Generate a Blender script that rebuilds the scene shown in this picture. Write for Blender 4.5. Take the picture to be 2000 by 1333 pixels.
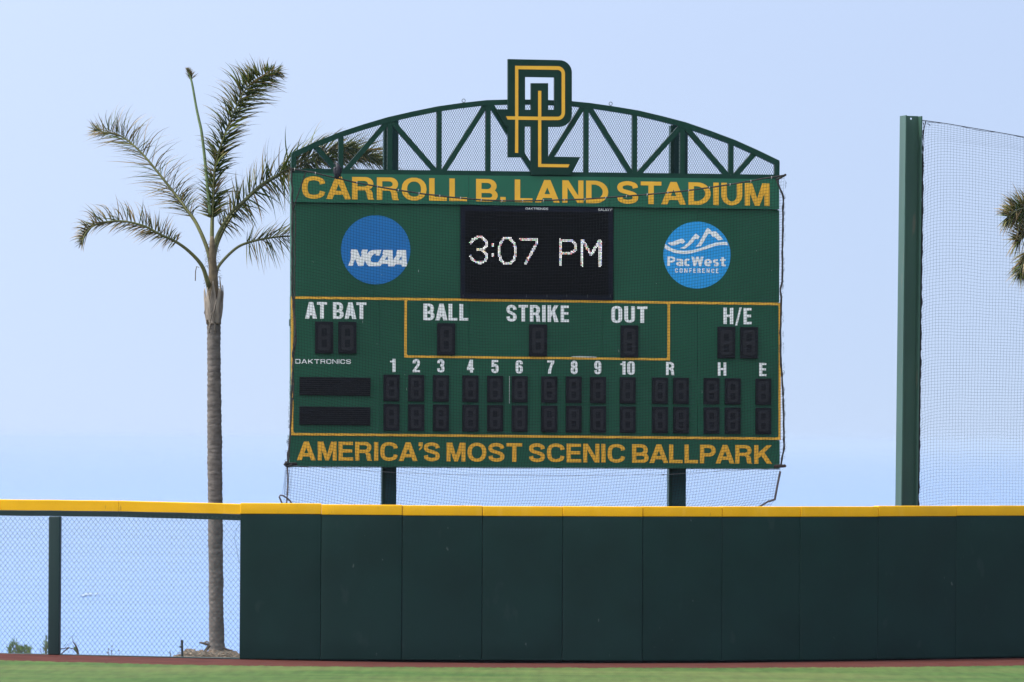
import bpy, bmesh, math, random
from mathutils import Vector, Matrix, noise
from mathutils.geometry import tessellate_polygon

random.seed(7)
for o in list(bpy.data.objects):
    bpy.data.objects.remove(o)
SC = bpy.context.scene
COL = SC.collection
RAD = math.radians

# ------------------------------------------------------------------ camera
F = 12500.0                      # focal length in pixels of a 2000 px wide frame
CAMZ = 3.4
HORIZON = 860.0
CX, CY = 1000.0, 666.5
PITCH = math.atan((HORIZON - CY) / F)
ROLL = RAD(0.33)
fw = Vector((0, math.cos(PITCH), math.sin(PITCH)))
_r = Vector((1, 0, 0))
_u = Vector((0, -math.sin(PITCH), math.cos(PITCH)))
rt = _r * math.cos(ROLL) + _u * math.sin(ROLL)
up = -_r * math.sin(ROLL) + _u * math.cos(ROLL)
CAM = Vector((0, 0, CAMZ))
cd = bpy.data.cameras.new('camera')
cd.sensor_fit = 'HORIZONTAL'
cd.sensor_width = 36.0
cd.lens = F / 2000.0 * 36.0
cd.clip_start = 1.0
cd.clip_end = 200000.0
cam = bpy.data.objects.new('camera', cd)
COL.objects.link(cam)
M = Matrix((rt, up, -fw)).transposed().to_4x4()
M.translation = CAM
cam.matrix_world = M
SC.camera = cam

# ------------------------------------------------------------------ light
SUN_DIR = Vector((-0.58, -0.015, 0.81)).normalized()      # towards the sun
SUN_EL = math.asin(SUN_DIR.z)
SUN_AZ = math.atan2(SUN_DIR.x, SUN_DIR.y)
w = bpy.data.worlds.new('World')
SC.world = w
w.use_nodes = True
nt = w.node_tree
bg = nt.nodes['Background']
sky = nt.nodes.new('ShaderNodeTexSky')
sky.sky_type = 'NISHITA'
sky.sun_disc = False
sky.sun_elevation = SUN_EL
sky.sun_rotation = SUN_AZ
sky.altitude = 0
sky.air_density = 0.5
sky.dust_density = 0.0
sky.ozone_density = 4.0
veil = nt.nodes.new('ShaderNodeMix')            # even marine veil over the clear sky
veil.data_type = 'RGBA'
veil.inputs[0].default_value = 0.90
veil.inputs[7].default_value = (2.95, 3.68, 5.2, 1)
nt.links.new(sky.outputs[0], veil.inputs[6])
# bright aureole of the hazy air around the sun
gm = nt.nodes.new('ShaderNodeNewGeometry')
dt = nt.nodes.new('ShaderNodeVectorMath'); dt.operation = 'DOT_PRODUCT'
dt.inputs[1].default_value = tuple(-SUN_DIR)
nt.links.new(gm.outputs['Incoming'], dt.inputs[0])
cl = nt.nodes.new('ShaderNodeMath'); cl.operation = 'MAXIMUM'; cl.inputs[1].default_value = 0.0
sh = nt.nodes.new('ShaderNodeMath'); sh.operation = 'ADD'; sh.inputs[1].default_value = 0.17
nt.links.new(dt.outputs['Value'], sh.inputs[0])
nt.links.new(sh.outputs[0], cl.inputs[0])
pw = nt.nodes.new('ShaderNodeMath'); pw.operation = 'POWER'; pw.inputs[1].default_value = 2.0
nt.links.new(cl.outputs[0], pw.inputs[0])
au = nt.nodes.new('ShaderNodeMix'); au.data_type = 'RGBA'; au.blend_type = 'ADD'; au.clamp_factor = False
au.inputs[0].default_value = 0.0
au.inputs[7].default_value = (15.2, 14.9, 14.9, 1)
nt.links.new(pw.outputs[0], au.inputs[0])
nt.links.new(veil.outputs[2], au.inputs[6])
nt.links.new(au.outputs[2], bg.inputs[0])
bg.inputs[1].default_value = 0.10
sl = bpy.data.lights.new('sun', 'SUN')
sl.energy = 2.5
sl.angle = RAD(0.6)
sl.color = (1.0, 0.95, 0.87)
so = bpy.data.objects.new('sun', sl)
so.rotation_euler = SUN_DIR.to_track_quat('Z', 'Y').to_euler()
so.location = (-30, 40, 60)
COL.objects.link(so)
vs = SC.view_settings
vs.view_transform = 'Standard'
vs.look = 'None'
vs.gamma = 1.0
vs.exposure = 0.75

# ------------------------------------------------------------------ projection helpers
def ray(px, py):
    return fw + rt * ((px - CX) / F) - up * ((py - CY) / F)

def P(px, py, Y):
    """world point on the vertical plane y = Y seen at a photo pixel"""
    d = ray(px, py)
    return CAM + d * (Y / d.y)

def G(px, py, z=0.0):
    d = ray(px, py)
    return CAM + d * ((z - CAMZ) / d.z)

YAW = RAD(10.0)
BU = Vector((math.cos(YAW), math.sin(YAW), 0))
BN = Vector((math.sin(YAW), -math.cos(YAW), 0))       # towards the camera
BP0 = P(1045, 650, 104.0)
GROUND_BACK = -0.6
BROOT = Vector((BP0.x, BP0.y, GROUND_BACK))

def B(px, py, d=0.0):
    """scoreboard-local point (x across, y back, z up), d metres proud of the face"""
    r = ray(px, py)
    s = ((BP0 + BN * d - CAM).dot(BN)) / r.dot(BN)
    q = CAM + r * s - BROOT
    return Vector((q.dot(BU), -q.dot(BN), q.z))

# ------------------------------------------------------------------ materials
def srgb(r, g, b):
    f = lambda c: c / 12.92 if c <= 0.04045 else ((c + 0.055) / 1.055) ** 2.4
    return (f(r / 255), f(g / 255), f(b / 255), 1)

def mat(name, col, rough=0.6, var=0.12, scale=6.0, bump=0.0, bscale=40.0, spec=0.5, metal=0.0, stretch=None, detail=4.0, world=False):
    m = bpy.data.materials.new(name)
    m.use_nodes = True
    t = m.node_tree
    b = t.nodes['Principled BSDF']
    b.inputs['Roughness'].default_value = rough
    b.inputs['Metallic'].default_value = metal
    b.inputs['Specular IOR Level'].default_value = spec
    tc = t.nodes.new('ShaderNodeTexCoord')
    mp = t.nodes.new('ShaderNodeMapping')
    if world:
        t.links.new(t.nodes.new('ShaderNodeNewGeometry').outputs['Position'], mp.inputs[0])
    else:
        t.links.new(tc.outputs['Object'], mp.inputs[0])
    if stretch:
        mp.inputs['Scale'].default_value = stretch
    n = t.nodes.new('ShaderNodeTexNoise')
    n.inputs['Scale'].default_value = scale
    n.inputs['Detail'].default_value = detail
    t.links.new(mp.outputs[0], n.inputs['Vector'])
    r = t.nodes.new('ShaderNodeValToRGB')
    c = col
    r.color_ramp.elements[0].position = 0.3
    r.color_ramp.elements[1].position = 0.7
    r.color_ramp.elements[0].color = (c[0] * (1 - var), c[1] * (1 - var), c[2] * (1 - var), 1)
    r.color_ramp.elements[1].color = (min(1, c[0] * (1 + var)), min(1, c[1] * (1 + var)), min(1, c[2] * (1 + var)), 1)
    t.links.new(n.outputs['Fac'], r.inputs[0])
    t.links.new(r.outputs[0], b.inputs['Base Color'])
    if bump:
        n2 = t.nodes.new('ShaderNodeTexNoise')
        n2.inputs['Scale'].default_value = bscale
        n2.inputs['Detail'].default_value = 5
        t.links.new(mp.outputs[0], n2.inputs['Vector'])
        bp = t.nodes.new('ShaderNodeBump')
        bp.inputs['Strength'].default_value = bump
        bp.inputs['Distance'].default_value = 0.02
        t.links.new(n2.outputs['Fac'], bp.inputs['Height'])
        t.links.new(bp.outputs[0], b.inputs['Normal'])
    return m

def streak(m, scale, thr, col, stretch=(1, 1, 0.06), amount=1.0, world=False):
    """weathering flecks with a shape of their own (drips, chips)"""
    t = m.node_tree
    b = t.nodes['Principled BSDF']
    src = b.inputs['Base Color'].links[0].from_socket
    tc = t.nodes.new('ShaderNodeTexCoord')
    mp = t.nodes.new('ShaderNodeMapping')
    mp.inputs['Scale'].default_value = stretch
    if world:
        t.links.new(t.nodes.new('ShaderNodeNewGeometry').outputs['Position'], mp.inputs[0])
    else:
        t.links.new(tc.outputs['Object'], mp.inputs[0])
    n = t.nodes.new('ShaderNodeTexNoise')
    n.inputs['Scale'].default_value = scale
    n.inputs['Detail'].default_value = 3
    t.links.new(mp.outputs[0], n.inputs['Vector'])
    r = t.nodes.new('ShaderNodeValToRGB')
    r.color_ramp.elements[0].position = thr
    r.color_ramp.elements[0].color = (0, 0, 0, 1)
    r.color_ramp.elements[1].position = min(1, thr + 0.06)
    r.color_ramp.elements[1].color = (amount, amount, amount, 1)
    t.links.new(n.outputs['Fac'], r.inputs[0])
    mx = t.nodes.new('ShaderNodeMix')
    mx.data_type = 'RGBA'
    t.links.new(r.outputs[0], mx.inputs[0])
    t.links.new(src, mx.inputs[6])
    mx.inputs[7].default_value = (*col, 1)
    t.links.new(mx.outputs[2], b.inputs['Base Color'])
    return m

MT = {}
MT['pad'] = mat('dark_green_vinyl', (0.0050, 0.0225, 0.0190), rough=0.5, var=0.16, scale=1.1, bump=0.14, bscale=5, spec=0.16, world=True)
streak(MT['pad'], 3.1, 0.66, (0.022, 0.040, 0.038), (1, 1, 0.5), 0.35, True)
streak(MT['pad'], 9.0, 0.735, (0.10, 0.12, 0.115), (1.6, 1.6, 0.8), 0.6, True)
MT['pad_yellow'] = mat('yellow_vinyl', (0.76, 0.395, 0.004), rough=0.5, var=0.07, scale=2, bump=0.10, bscale=9, spec=0.2, world=True)
streak(MT['pad_yellow'], 13, 0.70, (0.33, 0.18, 0.02), (1, 1, 0.4), 0.55, True)
streak(MT['pad_yellow'], 5, 0.60, (0.80, 0.44, 0.03), (1, 1, 0.15), 0.4, True)
MT['gap'] = mat('shadow_gap_board', (0.01, 0.012, 0.012), rough=0.9)
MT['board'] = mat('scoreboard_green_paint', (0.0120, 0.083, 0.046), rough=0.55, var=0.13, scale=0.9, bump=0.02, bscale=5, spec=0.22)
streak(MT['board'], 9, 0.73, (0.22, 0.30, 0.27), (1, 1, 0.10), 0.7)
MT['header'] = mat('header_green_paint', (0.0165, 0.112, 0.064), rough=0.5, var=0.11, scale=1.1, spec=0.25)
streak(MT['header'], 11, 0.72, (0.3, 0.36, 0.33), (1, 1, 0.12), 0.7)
MT['truss'] = mat('truss_green_paint', (0.0045, 0.036, 0.023), rough=0.5, var=0.14, scale=5, spec=0.2)
streak(MT['truss'], 14, 0.74, (0.25, 0.3, 0.28), (1, 1, 0.15), 0.6)
MT['logo'] = mat('sign_green_paint', (0.004, 0.029, 0.019), rough=0.5, var=0.10, scale=2.5, spec=0.18)
MT['gold'] = mat('gold_lettering', (0.80, 0.415, 0.036), rough=0.5, var=0.07, scale=4, spec=0.3)
MT['gold_line'] = mat('gold_trim', (0.78, 0.41, 0.045), rough=0.5, var=0.16, scale=9, spec=0.3)
MT['white'] = mat('white_vinyl', (0.90, 0.90, 0.90), rough=0.5, var=0.04, scale=6, spec=0.3)
MT['blue'] = mat('blue_vinyl', (0.011, 0.165, 0.475), rough=0.45, var=0.04, scale=3, spec=0.35)
MT['sky_blue'] = mat('light_blue_vinyl', (0.022, 0.34, 0.78), rough=0.45, var=0.04, scale=3, spec=0.35)
MT['bezel'] = mat('navy_bezel', (0.0055, 0.007, 0.016), rough=0.6, var=0.2, scale=6, spec=0.15)
MT['screen'] = mat('led_screen_black', (0.004, 0.004, 0.005), rough=0.8, var=0.3, scale=30, spec=0.12)
MT['module'] = mat('black_digit_housing', (0.006, 0.0065, 0.010), rough=0.6, var=0.25, scale=14, spec=0.18)
MT['segment'] = mat('grey_digit_segments', (0.0200, 0.0200, 0.0245), rough=0.6, var=0.25, scale=30, spec=0.2)
MT['post'] = mat('post_green_paint', (0.008, 0.042, 0.044), rough=0.5, var=0.2, scale=2, spec=0.2, stretch=(1, 1, .3))
MT['tall_post'] = mat('weathered_green_post', (0.034, 0.084, 0.062), rough=0.5, var=0.16, scale=2, spec=0.4, stretch=(2, 2, .25))
streak(MT['tall_post'], 6, 0.66, (0.16, 0.13, 0.10), (1, 1, 0.2), 0.45)
MT['fence_post'] = mat('fence_pad_green', (0.006, 0.024, 0.023), rough=0.5, var=0.10, scale=3, spec=0.35)
MT['twine'] = mat('black_net_twine', (0.012, 0.012, 0.014), rough=0.8, var=0.2, scale=20, spec=0.2)
MT['rope'] = mat('weathered_black_rope', (0.035, 0.033, 0.032), rough=0.85, var=0.45, scale=25, bump=0.6, bscale=60, spec=0.2)
MT['grey_rope'] = mat('grey_webbing', (0.11, 0.095, 0.095), rough=0.85, var=0.4, scale=22, spec=0.2)
MT['wire'] = mat('green_coated_wire', (0.020, 0.050, 0.052), rough=0.5, var=0.2, scale=8, spec=0.5)
MT['mesh'] = mat('dark_wire_mesh', (0.014, 0.026, 0.026), rough=0.6, var=0.2, scale=8, spec=0.25)
MT['steel'] = mat('galvanised_steel', (0.16, 0.17, 0.18), rough=0.4, var=0.2, scale=20, metal=0.7)
MT['rust'] = mat('rusty_pipe', (0.045, 0.028, 0.024), rough=0.8, var=0.4, scale=25)
MT['track'] = mat('brick_red_clay', (0.064, 0.019, 0.014), rough=0.95, var=0.22, scale=2.2, bump=0.8, bscale=14, spec=0.1, detail=8)
MT['soil'] = mat('dry_bank_soil', (0.105, 0.078, 0.054), rough=0.95, var=0.45, scale=7, bump=1.0, bscale=12, spec=0.1, detail=8)
MT['trunk'] = mat('palm_trunk_bark', (0.120, 0.107, 0.097), rough=0.9, var=0.30, scale=7, bump=0.8, bscale=8, spec=0.15, stretch=(1, 1, 2.6), detail=7)
MT['sheath'] = mat('dry_palm_sheath', (0.215, 0.185, 0.155), rough=0.9, var=0.42, scale=8, bump=0.6, bscale=14, spec=0.15, stretch=(3, 3, .35), detail=6)
MT['stalk'] = mat('palm_stalk', (0.115, 0.120, 0.045), rough=0.6, var=0.4, scale=5, spec=0.3)
MT['spear'] = mat('young_palm_spear', (0.12, 0.17, 0.075), rough=0.6, var=0.2, scale=5, spec=0.3)
MT['crown_fibre'] = mat('crown_fibre', (0.10, 0.075, 0.045), rough=0.9, var=0.4, scale=10)
MT['weed'] = mat('weed_green', (0.13, 0.20, 0.075), rough=0.8, var=0.3, scale=10, spec=0.2)
MT['twig'] = mat('dry_twig', (0.075, 0.055, 0.042), rough=0.9, var=0.4, scale=20)
MT['pipe'] = mat('black_plastic_pipe', (0.012, 0.015, 0.015), rough=0.5, var=0.3, scale=12)
MT['crow'] = mat('glossy_black_feathers', (0.006, 0.006, 0.011), rough=0.5, var=0.5, scale=18, bump=0.5, bscale=30, spec=0.25)
MT['beak'] = mat('black_beak', (0.012, 0.012, 0.014), rough=0.35)

def leaf_mat():
    m = bpy.data.materials.new('palm_leaflet')
    m.use_nodes = True
    t = m.node_tree
    b = t.nodes['Principled BSDF']
    b.inputs['Roughness'].default_value = 0.5
    b.inputs['Specular IOR Level'].default_value = 0.35
    a = t.nodes.new('ShaderNodeAttribute')
    a.attribute_name = 'tint'
    t.links.new(a.outputs['Color'], b.inputs['Base Color'])
    tr = t.nodes.new('ShaderNodeBsdfTranslucent')
    t.links.new(a.outputs['Color'], tr.inputs[0])
    mx = t.nodes.new('ShaderNodeMixShader')
    mx.inputs[0].default_value = 0.22
    t.links.new(b.outputs[0], mx.inputs[1])
    t.links.new(tr.outputs[0], mx.inputs[2])
    t.links.new(mx.outputs[0], t.nodes['Material Output'].inputs[0])
    return m
MT['leaf'] = leaf_mat()

# ------------------------------------------------------------------ mesh helpers
class MB:
    def __init__(s):
        s.v, s.f, s.c = [], [], []
    def quadbox(s, a, b):
        """box between two opposite corners"""
        x0, y0, z0 = a; x1, y1, z1 = b
        i = len(s.v)
        s.v += [(x0, y0, z0), (x1, y0, z0), (x1, y1, z0), (x0, y1, z0), (x0, y0, z1), (x1, y0, z1), (x1, y1, z1), (x0, y1, z1)]
        for q in ((0, 3, 2, 1), (4, 5, 6, 7), (0, 1, 5, 4), (1, 2, 6, 5), (2, 3, 7, 6), (3, 0, 4, 7)):
            s.f.append(tuple(i + k for k in q))
    def tube(s, pts, r, n=6, r_end=None, caps=True):
        pts = [Vector(p) for p in pts]
        rs = r if isinstance(r, (list, tuple)) else [r + ((r_end if r_end is not None else r) - r) * k / max(1, len(pts) - 1) for k in range(len(pts))]
        i0 = len(s.v)
        ref = None
        for k, p in enumerate(pts):
            d = (pts[min(k + 1, len(pts) - 1)] - pts[max(k - 1, 0)])
            d = d.normalized() if d.length > 1e-9 else Vector((0, 0, 1))
            if ref is None:
                ref = d.orthogonal().normalized()
            ref = (ref - d * ref.dot(d))
            ref = ref.normalized() if ref.length > 1e-6 else d.orthogonal().normalized()
            bi = d.cross(ref)
            for j in range(n):
                a = 2 * math.pi * j / n
                s.v.append(tuple(p + (ref * math.cos(a) + bi * math.sin(a)) * rs[k]))
        for k in range(len(pts) - 1):
            for j in range(n):
                a, b = i0 + k * n + j, i0 + k * n + (j + 1) % n
                s.f.append((a, b, b + n, a + n))
        if caps:
            s.f.append(tuple(i0 + j for j in reversed(range(n))))
            e = i0 + (len(pts) - 1) * n
            s.f.append(tuple(e + j for j in range(n)))
    def prism(s, loops, back):
        """loops: outer + holes as local 3-D points of the front; extruded +y by back"""
        flat = [[Vector((p[0], p[2], 0)) for p in l] for l in loops]
        tris = tessellate_polygon(flat)
        allp = [Vector(p) for l in loops for p in l]
        i = len(s.v); n = len(allp)
        s.v += [tuple(p) for p in allp]
        s.v += [(p.x, p.y + back, p.z) for p in allp]
        for t in tris:
            a, b, c = (allp[k] for k in t)
            nrm = (b - a).cross(c - a)
            t = tuple(t) if nrm.y < 0 else (t[0], t[2], t[1])
            s.f.append(tuple(i + k for k in t))
            s.f.append(tuple(i + n + k for k in reversed(t)))
        o = 0
        for l in loops:
            m_ = len(l)
            for k in range(m_):
                a, b = i + o + k, i + o + (k + 1) % m_
                s.f.append((a, b, b + n, a + n))
            o += m_
    def ribbon(s, pts, ws, side, tint=None):
        i = len(s.v)
        for p, w_, sd in zip(pts, ws, side):
            s.v.append(tuple(p - sd * w_)); s.v.append(tuple(p + sd * w_))
        for k in range(len(pts) - 1):
            a = i + 2 * k
            s.f.append((a, a + 1, a + 3, a + 2))
        if tint is not None:
            for tcol in tint:
                s.c += [tcol, tcol]
    def build(s, name, material, parent=None, loc=None, smooth=False):
        me = bpy.data.meshes.new(name)
        me.from_pydata(s.v, [], s.f)
        if s.c and len(s.c) == len(s.v):
            at = me.color_attributes.new('tint', 'FLOAT_COLOR', 'POINT')
            at.data.foreach_set('color', [x for c in s.c for x in (c[0], c[1], c[2], 1.0)])
        me.update()
        if smooth:
            me.shade_smooth()
        return link(name, me, material, parent, loc)

def link(name, me, material, parent=None, loc=None):
    o = bpy.data.objects.new(name, me)
    if material is not None and not me.materials:
        me.materials.append(material)
    COL.objects.link(o)
    if parent is not None:
        o.parent = parent
    if loc is not None:
        o.location = loc
    return o

def fix_normals(o):
    bm = bmesh.new(); bm.from_mesh(o.data)
    bmesh.ops.recalc_face_normals(bm, faces=bm.faces)
    bm.to_mesh(o.data); bm.free()

def tag(o, label, cat, group=None, kind=None):
    o['label'] = label; o['category'] = cat
    if group: o['group'] = group
    if kind: o['kind'] = kind
    return o

def empty(name, loc, rz=0.0):
    o = bpy.data.objects.new(name, None)
    o.location = loc; o.rotation_euler = (0, 0, rz)
    o.empty_display_size = 0.3
    COL.objects.link(o)
    return o

def lerp(a, b, t): return a + (b - a) * t

def arc(cx, cy, r, a0, a1, n=8, ry=None):
    ry = r if ry is None else ry
    return [(cx + r * math.cos(RAD(lerp(a0, a1, k / n))), cy + ry * math.sin(RAD(lerp(a0, a1, k / n)))) for k in range(n + 1)]

def interp(keys, x):
    if x <= keys[0][0]: return keys[0][1]
    for (a, b), (c, d) in zip(keys, keys[1:]):
        if x <= c:
            return lerp(b, d, (x - a) / (c - a))
    return keys[-1][1]

def bevelled_box(name, lo, hi, bev, material, parent, segs=2, loc=None):
    bm = bmesh.new()
    bmesh.ops.create_cube(bm, size=1.0)
    c = [(l + h) / 2 for l, h in zip(lo, hi)]; s = [h - l for l, h in zip(lo, hi)]
    for v in bm.verts:
        v.co = Vector((c[0] + v.co.x * s[0], c[1] + v.co.y * s[1], c[2] + v.co.z * s[2]))
    bmesh.ops.bevel(bm, geom=list(bm.edges), offset=bev, segments=segs, affect='EDGES', profile=0.6)
    me = bpy.data.meshes.new(name)
    bm.to_mesh(me); bm.free()
    return link(name, me, material, parent, loc)

# ------------------------------------------------------------------ the setting: field, track, bank, sea
wall_keys = [(-300, 1268), (0, 1276.5), (469, 1288.5), (626, 1291.5), (784, 1294), (941, 1295.5), (1098, 1296), (1254, 1296),
             (1409, 1295.2), (1562, 1293.4), (1714, 1291), (1866, 1288.3), (2018, 1286), (2400, 1279)]
pad_bottom = [(469, 1287.4), (626, 1288.3), (784, 1289.2), (941, 1289.8), (1254, 1291), (1409, 1290.6), (1562, 1289.6), (1714, 1287.8), (1866, 1285.2), (2018, 1283), (2400, 1276)]
def wall_line(px):
    if px < 469:
        return P(px, interp(wall_keys, px), G(469, 1287.4).y + (469 - px) / 1100.0)
    return G(px, interp(pad_bottom, px), 0.0)
def wall_foot(px):
    q = wall_line(px)
    return q if px < 469 else P(px, interp(wall_keys, px), q.y)
grass_keys = [(-300, 1284), (0, 1292), (330, 1300.5), (590, 1304), (1000, 1306.5), (1400, 1307), (1700, 1305.5), (2000, 1302.5), (2400, 1296)]

def sheet(name, rows, material, label, cat):
    mb = MB()
    for r in rows:
        mb.v += [tuple(p) for p in r]
    n = len(rows[0])
    for j in range(len(rows) - 1):
        for k in range(n - 1):
            a = j * n + k
            mb.f.append((a, a + 1, a + n + 1, a + n))
    o = mb.build(name, material)
    tag(o, label, cat, kind='structure')
    return o

xs = [-300 + 2700 * k / 720 for k in range(721)]
edge = []
for x in xs:
    p = G(x, interp(grass_keys, x) + random.uniform(-.7, .7) + .6 * noise.noise(Vector((x * .03, 0, 0))), 0.0)
    edge.append(p)
edge = [Vector((-160, edge[0].y - 30, 0))] + edge + [Vector((160, edge[-1].y - 30, 0))]
rows = []
for j in range(12):
    f = (j / 11) ** 0.5
    rows.append([Vector((p.x, lerp(-40, p.y, f), 0.015)) for p in edge])
rows.append([Vector((p.x, p.y + 0.01, -0.02)) for p in edge])

def grass_mat():
    m = mat('mown_grass', (0.046, 0.084, 0.018), rough=0.95, var=0.45, scale=1.0, stretch=(6.0, 0.7, 1), bump=0.5, bscale=30, spec=0.15, detail=8)
    t = m.node_tree
    b = t.nodes['Principled BSDF']
    src = b.inputs['Base Color'].links[0].from_socket
    tc = t.nodes.new('ShaderNodeTexCoord')
    mp = t.nodes.new('ShaderNodeMapping')
    mp.inputs['Scale'].default_value = (0.18, 0.55, 1)
    t.links.new(tc.outputs['Object'], mp.inputs[0])
    n = t.nodes.new('ShaderNodeTexNoise'); n.inputs['Scale'].default_value = 0.9; n.inputs['Detail'].default_value = 6; n.inputs['Roughness'].default_value = 0.65
    t.links.new(mp.outputs[0], n.inputs['Vector'])
    r = t.nodes.new('ShaderNodeValToRGB')
    r.color_ramp.elements[0].position = 0.42; r.color_ramp.elements[0].color = (0.032, 0.078, 0.014, 1)
    r.color_ramp.elements[1].position = 0.60; r.color_ramp.elements[1].color = (0.100, 0.116, 0.035, 1)
    t.links.new(n.outputs['Fac'], r.inputs[0])
    mx = t.nodes.new('ShaderNodeMix'); mx.data_type = 'RGBA'; mx.inputs[0].default_value = 0.55
    t.links.new(src, mx.inputs[6]); t.links.new(r.outputs[0], mx.inputs[7])
    t.links.new(mx.outputs[2], b.inputs['Base Color'])
    return m
sheet('outfield_grass', rows, grass_mat(), 'mown green outfield grass in front of the red warning track', 'grass field')

back = [wall_foot(x) for x in xs]
back = [Vector((-160, back[0].y - 30, 0))] + back + [Vector((160, back[-1].y - 30, 0))]
rows = []
for f, z in ((-0.1, -0.01), (0.25, 0), (0.5, 0), (0.75, 0), (1.0, 0)):
    rows.append([Vector((lerp(a.x, b.x, max(0, f)), lerp(a.y, b.y, f), lerp(z, b.z, max(0, f) ** 2))) for a, b in zip(edge, back)])
rows.append([Vector((b.x, b.y + 0.22, b.z)) for b in back])
sheet('warning_track', rows, MT['track'], 'brick red warning track strip along the foot of the wall', 'warning track')

rows = []
for dy, z in ((-0.4, -0.16), (0.10, -0.14), (0.45, -0.13), (1.4, -0.55), (4, GROUND_BACK), (16, GROUND_BACK), (24, -4), (60, -22), (130, -37)):
    rows.append([Vector((b.x, b.y + dy, z + (0.05 * noise.noise(Vector((b.x * .9, dy * 1.3, 0))) if dy > 1 else 0))) for b in back])
sheet('cliff_ground', rows, MT['soil'], 'dry soil bank falling away to the sea behind the fence', 'ground')

def sea_mat():
    m = bpy.data.materials.new('hazy_sea_water')
    m.use_nodes = True
    t = m.node_tree
    b = t.nodes['Principled BSDF']
    b.inputs['Base Color'].default_value = (0.02, 0.19, 0.55, 1)
    b.inputs['Roughness'].default_value = 0.08
    b.inputs['IOR'].default_value = 1.27
    tc = t.nodes.new('ShaderNodeTexCoord')
    mp = t.nodes.new('ShaderNodeMapping')
    mp.inputs['Scale'].default_value = (1, 0.35, 1)
    t.links.new(tc.outputs['Object'], mp.inputs[0])
    n = t.nodes.new('ShaderNodeTexNoise'); n.inputs['Scale'].default_value = 0.25; n.inputs['Detail'].default_value = 5
    t.links.new(mp.outputs[0], n.inputs['Vector'])
    bp = t.nodes.new('ShaderNodeBump'); bp.inputs['Strength'].default_value = 0.03; bp.inputs['Distance'].default_value = 0.03
    t.links.new(n.outputs['Fac'], bp.inputs['Height']); t.links.new(bp.outputs[0], b.inputs['Normal'])
    return m
SEA_Z = -35.0
mb = MB()
mb.v = [(-90000, 150, SEA_Z), (90000, 150, SEA_Z), (90000, 120000, SEA_Z), (-90000, 120000, SEA_Z)]
mb.f = [(0, 1, 2, 3)]
tag(mb.build('sea', sea_mat()), 'pale blue hazy sea behind the chain link fence', 'sea', kind='structure')

# small white water on the sea, seen through the fence
mb = MB()
for k in range(16):
    px = random.uniform(160, 192); py = 1161 + (175 - px) * 0.10 + random.uniform(-1.6, 1.6)
    c = G(px, py, SEA_Z + 0.25)
    rx, ry = random.uniform(0.15, 0.55), random.uniform(2, 6)
    i = len(mb.v)
    n = 8
    for j in range(n):
        a = 2 * math.pi * j / n
        rr = random.uniform(0.6, 1.1)
        mb.v.append((c.x + rx * rr * math.cos(a), c.y + ry * rr * math.sin(a), c.z))
    mb.v.append((c.x, c.y, c.z + 0.03))
    for j in range(n):
        mb.f.append((i + j, i + (j + 1) % n, i + n))
tag(mb.build('sea_foam', mat('white_foam', (0.25, 0.29, 0.34), rough=0.9)), 'small patch of white water out on the sea', 'foam', kind='stuff')

# marine haze over the water: one closed box of even density
mb = MB()
mb.quadbox((-95000, -60, SEA_Z - 1.0), (95000, 125000, 10.6))
hz = mb.build('haze', None)
hm = bpy.data.materials.new('marine_haze'); hm.use_nodes = True
t_ = hm.node_tree; t_.nodes.remove(t_.nodes['Principled BSDF'])
pv = t_.nodes.new('ShaderNodeVolumePrincipled')
pv.inputs['Color'].default_value = (0.49, 0.61, 0.785, 1)
pv.inputs['Density'].default_value = 0.00007
pv.inputs['Anisotropy'].default_value = 0.0
t_.links.new(pv.outputs[0], t_.nodes['Material Output'].inputs['Volume'])
hz.data.materials.append(hm)
tag(hz, 'pale marine haze that hides the horizon of the sea', 'haze', kind='stuff')

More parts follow.
